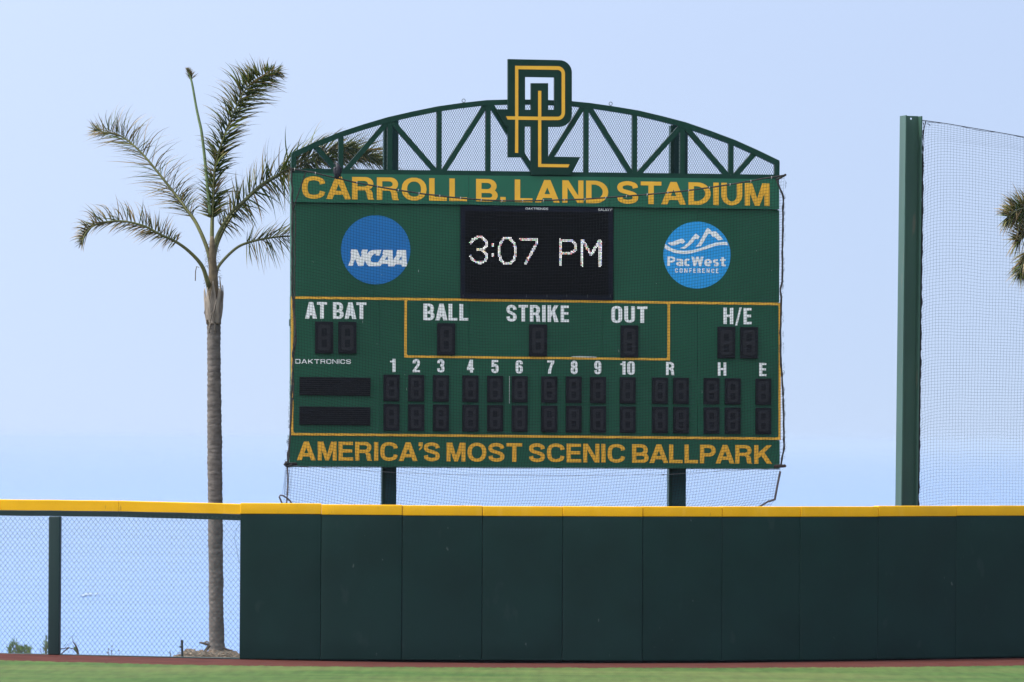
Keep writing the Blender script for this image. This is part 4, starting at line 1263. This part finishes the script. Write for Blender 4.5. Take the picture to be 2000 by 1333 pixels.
for j in range(NJ + 1):
    mb.tube([GR[i][j] for i in range(NI + 1)], 0.0016, n=3, caps=False)
mb.build('netting', MT['twine'], sn)
mb = MB()
mb.tube([SP(x, st_top(x)) for x in range(1800, 2160, 12)], 0.006, n=5)
mb.tube([SP(x, st_top(x) + 1.2 + 1.6 * math.sin(x * .06)) for x in range(1803, 2160, 6)], 0.004, n=4)
mb.build('top_rope', MT['twine'], sn)
mb = MB(); pl = []; rs = []
for k in range(240):
    y = lerp(240, 990, k / 239)
    pl.append(SP(1803.2 - 9.8 * (y - 236) / 752 + 1.1 * noise.noise(Vector((y * .06, 9, 0))), y, -.02))
    rs.append(0.020 + .017 * noise.noise(Vector((y * .05, 3, 1))) + .008 * noise.noise(Vector((y * .3, 3, 1))) + (-.012 if y < 300 else 0))
mb.tube(pl, rs, n=7)
mb.tube([SP(1808, 237), SP(1805, 250), SP(1803, 268)], .008, n=5)
mb.tube([SP(1810, 242), SP(1814, 243), SP(1817, 246)], .006, n=5)
mb.build('gathered_netting', MT['twine'], sn)

# ------------------------------------------------------------------ palms
def catmull(pts_, n):
    out = []
    m_ = len(pts_)
    for k in range(n + 1):
        f = k / n * (m_ - 1)
        i = min(int(f), m_ - 2); t = f - i
        p0, p1, p2, p3 = pts_[max(i - 1, 0)], pts_[i], pts_[i + 1], pts_[min(i + 2, m_ - 1)]
        out.append(0.5 * ((2 * p1) + (p2 - p0) * t + (2 * p0 - 5 * p1 + 4 * p2 - p3) * t * t + (3 * p1 - p0 - 3 * p2 + p3) * t ** 3))
    return out
def V2(a): return Vector((a[0], 0, -a[1]))
PXM = 1 / 118.0
def keyval(keys, t):
    for a, b in zip(keys, keys[1:]):
        if t <= b[0]:
            f = (t - a[0]) / max(1e-6, b[0] - a[0])
            return [lerp(x, y, f) if not isinstance(x, tuple) else tuple(lerp(p, q, f) for p, q in zip(x, y)) for x, y in zip(a[1:], b[1:])]
    return list(keys[-1][1:])
GREENS = [(0.050, 0.078, 0.014), (0.072, 0.102, 0.017), (0.095, 0.122, 0.020), (0.038, 0.062, 0.014), (0.140, 0.138, 0.026)]
TAN = [(0.29, 0.195, 0.085), (0.36, 0.27, 0.135), (0.19, 0.13, 0.060)]
def frond(tree, pix, Y, depth, keys, r0=0.030, r1=0.007, n_leaf=95, t0=0.2, dry=0.25, tips=0.5, wid=0.017, seed=1, smat='stalk', spread=0.45):
    """pix: stalk in photo pixels; keys: (t, dirA, lenA, curlA, dirB, lenB, curlB) with lengths in pixels"""
    rnd = random.Random(seed)
    n_leaf = int(n_leaf * 1.75); wid = wid * 0.82; lscale = 1.38
    O = tree.location
    wp = []
    m_ = len(pix)
    for k, (x, y) in enumerate(pix):
        wp.append(P(x, y, Y + depth * k / (m_ - 1)) - O)
    path = catmull(wp, 60)
    mb = MB(); mb.tube(path, [lerp(r0, r1, (k / 60) ** .8) for k in range(61)], n=6)
    st = mb.build('frond', MT[smat], tree, smooth=True)
    mb = MB()
    for k in range(n_leaf):
        t = t0 + (1 - t0) * (k + rnd.uniform(-.3, .3)) / (n_leaf - 1)
        t = max(t0, min(1, t))
        base = path[min(60, int(t * 60))]
        dA, lA, cA, dB, lB, cB = keyval(keys, t)
        for d_, l_, c_ in ((dA, lA, cA), (dB, lB, cB)):
            if rnd.random() < .06: continue
            L = l_ * PXM * lscale * (1 - .32 * max(0, (t - .7) / .3) ** 1.5) * rnd.choice((rnd.uniform(.35, .8), rnd.uniform(.7, 1.12)))
            d = Vector((d_[0], 0, -d_[1])).normalized()
            a = rnd.gauss(0, .24)
            d = Vector((d.x * math.cos(a) - d.z * math.sin(a), rnd.uniform(-spread, spread), d.x * math.sin(a) + d.z * math.cos(a))).normalized()
            cu = Vector((c_[0], rnd.uniform(-.2, .2), -c_[1])) * rnd.uniform(.4, 2.2)
            pts_ = []
            p = base.copy(); n = 6
            for j in range(n + 1):
                pts_.append(p.copy())
                f = j / n
                p = p + (d + cu * f * f * 1.5).normalized() * (L / n)
            w0 = wid * rnd.uniform(.65, 1.2)
            ws = [w0 * x for x in (.55, 1, 1, .85, .6, .3, .06)]
            roll = rnd.uniform(0, math.pi)
            sides = []
            for j in range(n + 1):
                tg = (pts_[min(j + 1, n)] - pts_[max(j - 1, 0)]).normalized()
                s0 = tg.cross(Vector((0, 1, 0))); s0 = s0.normalized() if s0.length > 1e-4 else Vector((1, 0, 0))
                s1 = tg.cross(s0)
                rl = roll * .55 + .5 * f
                sides.append(s0 * math.cos(rl) + s1 * math.sin(rl))
            isdry = rnd.random() < dry
            g = rnd.choice(GREENS); ta = rnd.choice(TAN)
            tint = []
            tp_ = rnd.uniform(0, 1) < tips
            for j in range(n + 1):
                f = j / n
                k_ = (.75 + .25 * f) if isdry else ((max(0, f - .55) / .45) if tp_ else 0)
                tint.append(tuple(lerp(x, y, k_) for x, y in zip(g, ta)))
            mb.ribbon(pts_, ws, sides, tint)
    mb.build('leaflets', MT['leaf'], st)
    return st

PMY = 106.0
base = P(422, 1281, PMY)
palm = empty('palm_tree', (base.x, PMY, base.z))
tag(palm, 'wind-blown palm tree with grey trunk between the chain link fence and the scoreboard', 'palm tree')
PO = palm.location
def TPp(x, y, dY=0.0): return P(x, y, PMY + dY) - PO
# trunk
TK = [(1290, 424, 19.5), (1276, 423.5, 17.2), (1255, 423, 15.6), (1200, 422.5, 14.6), (1100, 421.5, 14.3), (1000, 420.5, 14.4), (950, 420, 14.4), (880, 419.5, 14.3), (800, 418.5, 13.9), (720, 418, 13.3), (660, 417.6, 13.0), (636, 417.5, 13.0), (628, 417.5, 14.2)]
mb = MB(); n = 22; rings = 170
for k in range(rings + 1):
    y = lerp(1290, 628, k / rings)
    cx = interp([(-a, b) for a, b, c in TK], -y); rr = interp([(-a, c) for a, b, c in TK], -y)
    c = TPp(cx, y); s_ = 1 / 118.0
    ringy = .035 * math.sin(y * .62 + 1.5 * noise.noise(Vector((y * .03, 0, 0)))) + .05 * noise.noise(Vector((0, y * .12, 4)))
    for j in range(n):
        a = 2 * math.pi * j / n
        q = rr * s_ * (1 + ringy + .07 * noise.noise(Vector((math.cos(a) * 1.5, math.sin(a) * 1.5, y * .05))))
        mb.v.append((c.x + q * math.cos(a), c.y + q * math.sin(a), c.z))
for k in range(rings):
    for j in range(n):
        a, b = k * n + j, k * n + (j + 1) % n
        mb.f.append((a, b, b + n, a + n))
mb.f.append(tuple(rings * n + j for j in range(n)))
o = mb.build('trunk', MT['trunk'], palm, smooth=True); fix_normals(o)
# crownshaft core
mb = MB()
mb.tube([TPp(x, y) for x, y in ((417.5, 634), (417, 600), (416.5, 560), (416, 530), (415, 505), (414.5, 480), (414, 462))], [.125, .13, .088, .074, .064, .05, .032], n=12)
mb.build('crown_shaft', MT['crown_fibre'], palm, smooth=True)
# old leaf sheaths clasping the shaft
def sheath(ang, w_, pr, top_, seed, jag=6):
    rnd = random.Random(seed)
    mb = MB(); m_, nn = 12, 18
    rows_ = []
    for j in range(m_ + 1):
        u = j / m_ - .5
        peak = max(0, 1 - abs(u) * 2.1)
        yt = top_ + (1 - peak) * 46 + rnd.uniform(-jag, jag) * (1 if 0 < j < m_ else .3)
        for k in range(nn + 1):
            v = k / nn
            y = lerp(633, yt, v)
            r_ = interp(pr, -y) / 118.0 * (1 + .05 * math.cos(u * 9 + seed))
            a = ang + u * w_ * (1 - .25 * v)
            r_ += max(0, v - .8) * .06 * rnd.uniform(.2, 1)
            c = TPp(417.3, y)
            mb.v.append((c.x + r_ * math.sin(a), c.y - r_ * math.cos(a), c.z))
    for j in range(m_):
        for k in range(nn):
            a = j * (nn + 1) + k
            mb.f.append((a, a + nn + 1, a + nn + 2, a + 1))
    o = mb.build('leaf_sheath', MT['sheath'], palm, smooth=True)
    so_ = o.modifiers.new('t', 'SOLIDIFY'); so_.thickness = 0.012; so_.offset = -1
PR = [(-636, 12.5), (-628, 13.4), (-615, 15.8), (-600, 17.5), (-575, 17.8), (-555, 16.4), (-540, 14.2), (-520, 12), (-500, 11)]
PR2 = [(y, r * 1.05 + .4) for y, r in PR]
PR3 = [(y, r * 1.10 + .7) for y, r in PR]
sheath(RAD(170), 2.6, PR, 545, 3); sheath(RAD(-78), 2.0, PR, 566, 1); sheath(RAD(88), 1.9, PR2, 556, 2)
sheath(RAD(-40), 1.7, PR2, 566, 5); sheath(RAD(34), 1.5, PR3, 562, 6); sheath(RAD(0), 1.1, PR, 548, 8); sheath(RAD(60), 1.0, PR, 545, 9); sheath(RAD(-8), 1.0, PR3, 606, 12)
# stray fibres
mb = MB(); rnd = random.Random(4)
for k in range(70):
    y = rnd.uniform(470, 560); sd = rnd.choice((-1, 1))
    x = 415.5 + sd * interp([(-560, 9), (-520, 6), (-470, 5)], -y)
    L = rnd.uniform(3, 11)
    mb.tube([TPp(x, y, rnd.uniform(-.08, .08)), TPp(x + sd * L * .5, y - rnd.uniform(-2, 5)), TPp(x + sd * L, y + rnd.uniform(-4, 6))], .0028, n=3, caps=False)
mb.tube([TPp(389, 523), TPp(384, 521), TPp(382, 530), TPp(381.5, 549)], .008, n=4)
mb.build('loose_fibres', MT['crown_fibre'], palm)

# low left frond
frond(palm, [(409, 566), (404.5, 548), (394, 519), (371, 493), (344, 473), (314, 459), (279, 441), (233, 432), (190, 438), (168, 455), (160, 476)], PMY, -1.2,
      [(0, (.3, -1), 16, (.8, 0), (-.8, .5), 14, (0, .5)), (.42, (.35, -1), 22, (.9, -.2), (-.75, .6), 20, (.3, .5)), (.55, (.0, -1), 38, (-.3, .3), (-1, .25), 38, (-.2, .35)), (.8, (-.55, -1), 38, (-.5, .5), (-.95, .32), 36, (0, .4)), (.93, (-1, -.35), 30, (-.2, .9), (-.45, 1), 24, (0, .4)), (1, (-.6, .6), 24, (0, .6), (.1, 1), 26, (0, .2))],
      r0=.046, n_leaf=120, t0=.40, dry=.58, tips=.9, wid=.0145, seed=11)
# upper left frond
frond(palm, [(412, 520), (404, 484), (383, 436), (360, 404), (346, 385), (314, 344), (279, 302), (252, 277), (229, 263), (203, 258), (186, 254)], PMY, .8,
      [(0, (.5, -1), 24, (.8, -.1), (-1, -.1), 24, (-.2, .2)), (.3, (.55, -1), 40, (.9, -.1), (-1, -.32), 50, (-.3, .3)), (.6, (.35, -1), 56, (.9, .2), (-1, -.22), 66, (-.3, .1)), (.85, (.1, -1), 46, (.5, .1), (-1, .05), 46, (-.2, .2)), (.93, (-.5, -1), 34, (.0, .1), (-.7, .7), 24, (-.2, .1)), (1, (-1, -.55), 22, (0, 0), (-1, .35), 20, (0, 0))],
      r0=.040, n_leaf=120, t0=.24, dry=.46, tips=.9, wid=.0125, seed=12)
# tall middle frond
for sd_, nl, dep in ((13, 150, .2), (23, 70, .1)):
    frond(palm, [(415, 520), (414, 470), (414.5, 430), (416, 399), (420, 330), (436, 272), (459, 215), (482, 172), (510, 150), (545, 141)], PMY, dep,
      [(0, (-.7, -.5), 14, (-.2, 0), (.7, -.5), 14, (.2, 0)), (.3, (-.9, -.75), 30, (-.1, .15), (.8, -.8), 36, (.3, .1)), (.55, (-.5, -1), 46, (-.4, .3), (.85, -.75), 50, (.5, .2)), (.75, (-.42, -1), 56, (-.5, .15), (1, -.2), 62, (.2, .1)), (.9, (-.35, -1), 40, (.1, .2), (1, .12), 46, (.1, .2)), (1, (.5, -.8), 26, (.5, .3), (.9, .4), 24, (.1, .3))],
      r0=.044 if sd_ == 13 else .02, n_leaf=nl, t0=.24, dry=.12, tips=.75, wid=.0215, seed=sd_, spread=.7)
# unopened spear
sp = frond(palm, [(410, 420), (402, 330), (394, 261), (388, 232), (383, 208), (376, 168), (372, 152), (367, 140)], PMY, .1,
      [(0, (-.2, -1), 4, (0, 0), (.2, -1), 4, (0, 0)), (.80, (-.28, -1), 17, (-.2, 0), (.3, -1), 17, (.2, 0)), (1, (-.45, -1), 11, (0, 0), (.1, -1), 10, (0, 0))],
      r0=.030, r1=.016, n_leaf=60, t0=.80, dry=.6, tips=.7, wid=.010, seed=15, spread=.2, smat='spear')
# right frond, passing behind the truss
frond(palm, [(417, 520), (418, 484), (429, 452), (452, 415), (475, 394), (509, 362), (544, 341), (580, 318), (622, 300), (668, 292), (710, 299), (742, 318)], PMY, 1.6,
      [(0, (-.4, -1), 20, (.4, 0), (.8, .6), 16, (0, .5)), (.2, (-.35, -1), 30, (.1, .1), (.8, .7), 30, (.1, .7)), (.45, (.0, -1), 62, (.15, 0), (.75, .55), 60, (.0, .8)), (.6, (.35, -1), 66, (.3, .1), (.35, 1), 60, (-.1, .5)), (.75, (.7, -.8), 56, (.3, .2), (.7, .8), 44, (.2, .5)), (1, (1, -.1), 46, (0, .4), (.9, .6), 44, (0, .4))],
      r0=.044, n_leaf=135, t0=.2, dry=.18, tips=.6, wid=.020, seed=16)
# a second frond behind the truss that thickens the tuft there
frond(palm, [(417, 515), (424, 478), (448, 430), (486, 386), (530, 352), (580, 328), (630, 312), (680, 306), (725, 312), (752, 326)], PMY, 2.6,
      [(0, (0, -1), 6, (0, 0), (0, 1), 6, (0, 0)), (.5, (.5, -.9), 20, (.2, .1), (.6, .8), 30, (.1, .5)), (.7, (.8, -.7), 60, (.4, .2), (.9, .5), 44, (.2, .3)), (1, (1, -.15), 40, (0, .3), (1, .4), 40, (0, .3))],
      r0=.036, n_leaf=120, t0=.5, dry=.08, tips=.35, wid=.021, seed=17)
# low right frond
frond(palm, [(421, 560), (423, 530), (436, 509), (463, 484), (489, 473), (521, 466), (555, 462), (590, 463), (630, 472), (660, 490)], PMY, 1.5,
      [(0, (.3, -1), 8, (0, 0), (.3, 1), 8, (0, 0)), (.42, (.3, -1), 26, (.3, .2), (.1, 1), 42, (.3, .6)), (.6, (.7, -.75), 54, (.2, .1), (.6, .9), 54, (.0, .5)), (1, (.8, -.6), 46, (.2, .3), (.7, .9), 44, (0, .5))],
      r0=.036, n_leaf=80, t0=.42, dry=.24, tips=.7, wid=.013, seed=18)

# palm beyond the right edge
RPY = 108.0
base2 = P(2086, 1281, RPY)
palm2 = empty('palm_tree', (base2.x, RPY, -0.6))
tag(palm2, 'palm whose fronds show through the side net beyond the tall post', 'palm tree')
mb = MB()
mb.tube([P(2086, y, RPY) - palm2.location + Vector((0, 0, 0)) for y in range(1300, 520, -30)], .125, n=14)
mb.build('trunk', MT['trunk'], palm2, smooth=True)
RK = [(0, (-.3, -1), 24, (0, 0), (-.6, .8), 24, (0, .4)), (.5, (-.35, -1), 44, (-.1, .1), (-.8, .55), 44, (-.1, .4)), (1, (-.9, -.35), 34, (0, .3), (-.5, 1), 44, (0, .2))]
frond(palm2, [(2086, 540), (2066, 472), (2036, 424), (2010, 408), (1988, 410), (1970, 424)], RPY, -1.5, RK, r0=.04, n_leaf=190, t0=.2, dry=.35, tips=.7, wid=.021, seed=31, spread=.9)
frond(palm2, [(2086, 540), (2064, 486), (2036, 448), (2014, 440), (1998, 452), (1990, 472)], RPY, -1.0, RK, r0=.03, n_leaf=110, t0=.3, dry=.3, tips=.7, wid=.018, seed=33, spread=.9)
frond(palm2, [(2086, 545), (2060, 504), (2032, 484), (2012, 490), (1998, 512), (1992, 535)], RPY, -.8, [(0, (-.5, -.6), 20, (0, 0), (-.3, 1), 26, (0, .3)), (.6, (-.9, .5), 36, (0, .5), (.3, 1), 48, (0, .2)), (1, (-.7, .8), 36, (0, .4), (.3, 1), 44, (0, .2))], r0=.04, n_leaf=110, t0=.3, dry=.3, tips=.6, wid=.014, seed=32, spread=.9)
for k, pth in enumerate(([(2086, 530), (2092, 440), (2110, 340), (2150, 270)], [(2088, 530), (2120, 450), (2180, 400), (2250, 410)], [(2088, 545), (2130, 500), (2190, 500), (2230, 560)], [(2086, 530), (2066, 420), (2050, 330), (2070, 255)])):
    frond(palm2, pth, RPY, .6, [(0, (-.5, -.8), 20, (0, 0), (.5, -.8), 20, (0, 0)), (1, (-.3, -1), 40, (0, .3), (.7, .6), 40, (0, .3))] if k != 3 else [(0, (.6, -.8), 20, (0, 0), (.5, -.8), 20, (0, 0)), (1, (.3, -1), 30, (0, .3), (.7, .6), 30, (0, .3))], r0=.04, n_leaf=70, t0=.25, dry=.15, tips=.5, wid=.018, seed=40 + k)

# ------------------------------------------------------------------ small things at the foot of the fence
mb = MB(); n, m_ = 60, 14
rnd = random.Random(5)
for k in range(n + 1):
    px = lerp(338, 476, k / n)
    yt = interp([(338, 1285), (352, 1281), (362, 1273), (372, 1271.5), (384, 1275.5), (396, 1275), (405, 1276.5), (440, 1271.5), (452, 1274.5), (468, 1281), (476, 1283)], px)
    top_ = P(px, yt, PMY - .8)
    for j in range(m_ + 1):
        f = j / m_
        Yv = lerp(100.2, 111, f)
        prof_ = math.sin(math.pi * min(1, f * .92 + .04)) ** .8
        zz = lerp(-0.62, top_.z, prof_) + .05 * noise.noise(Vector((px * .09, f * 9, 2))) * prof_ + .03 * noise.noise(Vector((px * .4, f * 30, 2))) * prof_
        mb.v.append((P(px, 1280, Yv).x, Yv, zz))
for k in range(n):
    for j in range(m_):
        a = k * (m_ + 1) + j
        mb.f.append((a, a + m_ + 1, a + m_ + 2, a + 1))
o = mb.build('soil_mound', MT['soil'], smooth=True); fix_normals(o)
tag(o, 'low mound of dry soil around the palm trunk', 'mound', kind='structure')
# straw and chips lying on the mound
mb = MB()
for k in range(260):
    px = rnd.uniform(350, 468); yy = rnd.uniform(0, 9)
    yt = interp([(338, 1285), (352, 1281), (362, 1273), (372, 1271.5), (384, 1275.5), (396, 1275), (405, 1276.5), (440, 1271.5), (452, 1274.5), (468, 1281), (476, 1283)], px) + 1 + yy
    if yt > 1284: continue
    c = P(px, yt, PMY - 1.0 - yy * .3); a = rnd.uniform(-1, 1); L = rnd.uniform(.03, .11)
    d = Vector((math.cos(a) * L, rnd.uniform(-.05, .05), math.sin(a) * L * .8))
    mb.tube([c - d, c + Vector((0, 0, .01)), c + d], rnd.uniform(.003, .008), n=3)
tag(mb.build('dry_litter', mat('dry_straw', (0.135, 0.105, 0.07), var=.6, scale=9)), 'dry straw and leaf litter around the palm base', 'litter', kind='stuff')

def wp_tube(mb, pts_, Y, r, n=6, r_end=None):
    mb.tube([P(x, y, Y) - mb.o for x, y in pts_], r, n=n, r_end=r_end)
def simple_thing(name, px, py, Y, label, cat):
    o = empty(name, P(px, py, Y)); tag(o, label, cat); return o
def child(thing, name, tubes, m, Y):
    mb = MB(); mb.o = thing.location
    for pts_, r, *e in tubes:
        wp_tube(mb, pts_, Y, r, 6, e[0] if e else None)
    return mb.build(name, m, thing)
t = simple_thing('sprinkler_riser', 356, 1279, 100.6, 'short black irrigation pipe with a valve standing near the palm trunk', 'pipe')
child(t, 'pipe', [([(356.2, 1290), (355.8, 1270), (355.4, 1254)], .019)], MT['pipe'], 100.6)
child(t, 'sprinkler_head', [([(355.6, 1256), (355.3, 1251.5), (355.3, 1250.5)], .023)], MT['pipe'], 100.6)
child(t, 'valve', [([(351.5, 1264.2), (356, 1263.6)], .011), ([(352, 1262), (352, 1266)], .012)], MT['pipe'], 100.6)
t = simple_thing('dead_frond_stub', 405, 1270, PMY - 1.2, 'broken dry frond stalk propped against the palm trunk', 'dead frond')
child(t, 'stalk', [([(389.5, 1255), (398, 1257.2), (409, 1260)], .014, .026), ([(409, 1261), (403, 1269), (396, 1277), (390, 1282)], .03, .018)], MT['twig'], PMY - 1.2)
child(t, 'husk', [([(399, 1255.6), (404, 1253.2), (410, 1256)], .016, .012), ([(404, 1266), (402, 1274), (400, 1282)], .022)], MT['sheath'], PMY - 1.2)
t = simple_thing('fallen_stick', 446, 1270, PMY - .9, 'dark stick lying on the mound between palm trunk and padded wall', 'stick')
child(t, 'stick', [([(436, 1266), (444, 1269.5), (452, 1271.5), (458, 1277)], .022, .010)], MT['twig'], PMY - .9)

def weed(px0, px1, ytop, ybase, Y, label, n, seed, m='weed', name='weed'):
    rnd = random.Random(seed)
    o = empty(name, P((px0 + px1) / 2, ybase, Y)); tag(o, label, 'weed', 'weeds behind the fence' if name == 'weed' else None)
    O = o.location
    sm, lm = MB(), MB()
    for k in range(n):
        x = rnd.uniform(px0, px1); mid = (px0 + px1) / 2
        h = (ybase - ytop) * rnd.uniform(.45, 1) * (1 - .5 * abs(x - mid) / max(1, (px1 - px0) / 2))
        lean = (x - mid) * .25 + rnd.uniform(-2, 2)
        dY = rnd.uniform(-.15, .15)
        pth = [P(x, ybase + 6, Y + dY) - O, P(x + lean * .4, ybase - h * .5, Y + dY) - O, P(x + lean, ybase - h, Y + dY) - O]
        sm.tube(pth, .004, n=3, r_end=.002, caps=False)
        for j in range(6):
            f = rnd.uniform(.15, 1)
            b_ = pth[0].lerp(pth[1], f * 2) if f < .5 else pth[1].lerp(pth[2], f * 2 - 1)
            a = rnd.uniform(.5, math.pi - .5); L = rnd.uniform(.035, .10)
            d = Vector((math.cos(a), rnd.uniform(-.5, .5), math.sin(a) * .8 + .3)).normalized()
            p = [b_, b_ + d * L * .5, b_ + d * L + Vector((0, 0, -.01))]
            s_ = d.cross(Vector((0, 1, 0))).normalized()
            lm.ribbon(p, [.003, .0055, .001], [s_] * 3)
    sm.build('stems', MT['twig'], o)
    lm.build('leaves', MT[m], o)
weed(19, 36, 1247, 1277, 100.8, 'taller green leafy weed clump, farther from the fence post', 26, 1)
weed(40, 58, 1259, 1277, 100.8, 'shorter green weed clump between the tall clump and the fence post', 22, 2)
weed(86, 97, 1233, 1279, 100.8, 'tall narrow weed peeking out from behind the fence post', 16, 3)
t = simple_thing('dry_branch', 140, 1279, 100.9, 'bare brown dead branch bent over beside the fence post', 'branch')
child(t, 'branch', [([(152, 1282), (151.5, 1270), (148, 1261), (142.5, 1254)], .022, .008), ([(142.5, 1254.5), (142, 1247), (143, 1240)], .005, .002), ([(151, 1276), (144, 1268), (134, 1265.5), (124, 1267), (116, 1268)], .010, .006), ([(134, 1266), (126, 1272), (118, 1279)], .012, .008), ([(124, 1270), (130, 1262), (137, 1256)], .005, .002)], MT['twig'], 100.9)
child(t, 'withered_leaves', [([(126, 1261), (127.5, 1259.6), (129, 1260.5)], .011, .004), ([(135.4, 1248), (136.4, 1246.6), (138, 1247.4)], .010, .004), ([(145, 1264), (147, 1268), (150, 1272)], .02, .012)], MT['weed'], 100.9)
def seedhead(pts_, label, seed):
    rnd = random.Random(seed)
    t = simple_thing('dry_weed', pts_[0][0], 1280, 100.9, label, 'dead weed')
    child(t, 'stems', [([(x + rnd.uniform(-4, 4), 1284), (x + rnd.uniform(-2, 2), (1284 + y) / 2), (x, y)], .004, .002) for x, y in pts_], MT['twig'], 100.9)
    child(t, 'seed_heads', [([(x - 1.2, y + .6), (x, y), (x + 1.4, y - .8)], .011, .005) for x, y in pts_], MT['twig'], 100.9)
seedhead([(84.5, 1272), (79, 1268), (87, 1267)], 'small dark dead weed between the green weeds and the fence post', 5)
seedhead([(211.5, 1268), (219, 1262.5), (218, 1271), (232, 1270.5), (211, 1275)], 'sparse dry weed with dark seed heads at the middle of the fence', 6)
seedhead([(332, 1274), (333, 1277)], 'tiny dark weed at the fence foot near the irrigation pipe', 8)
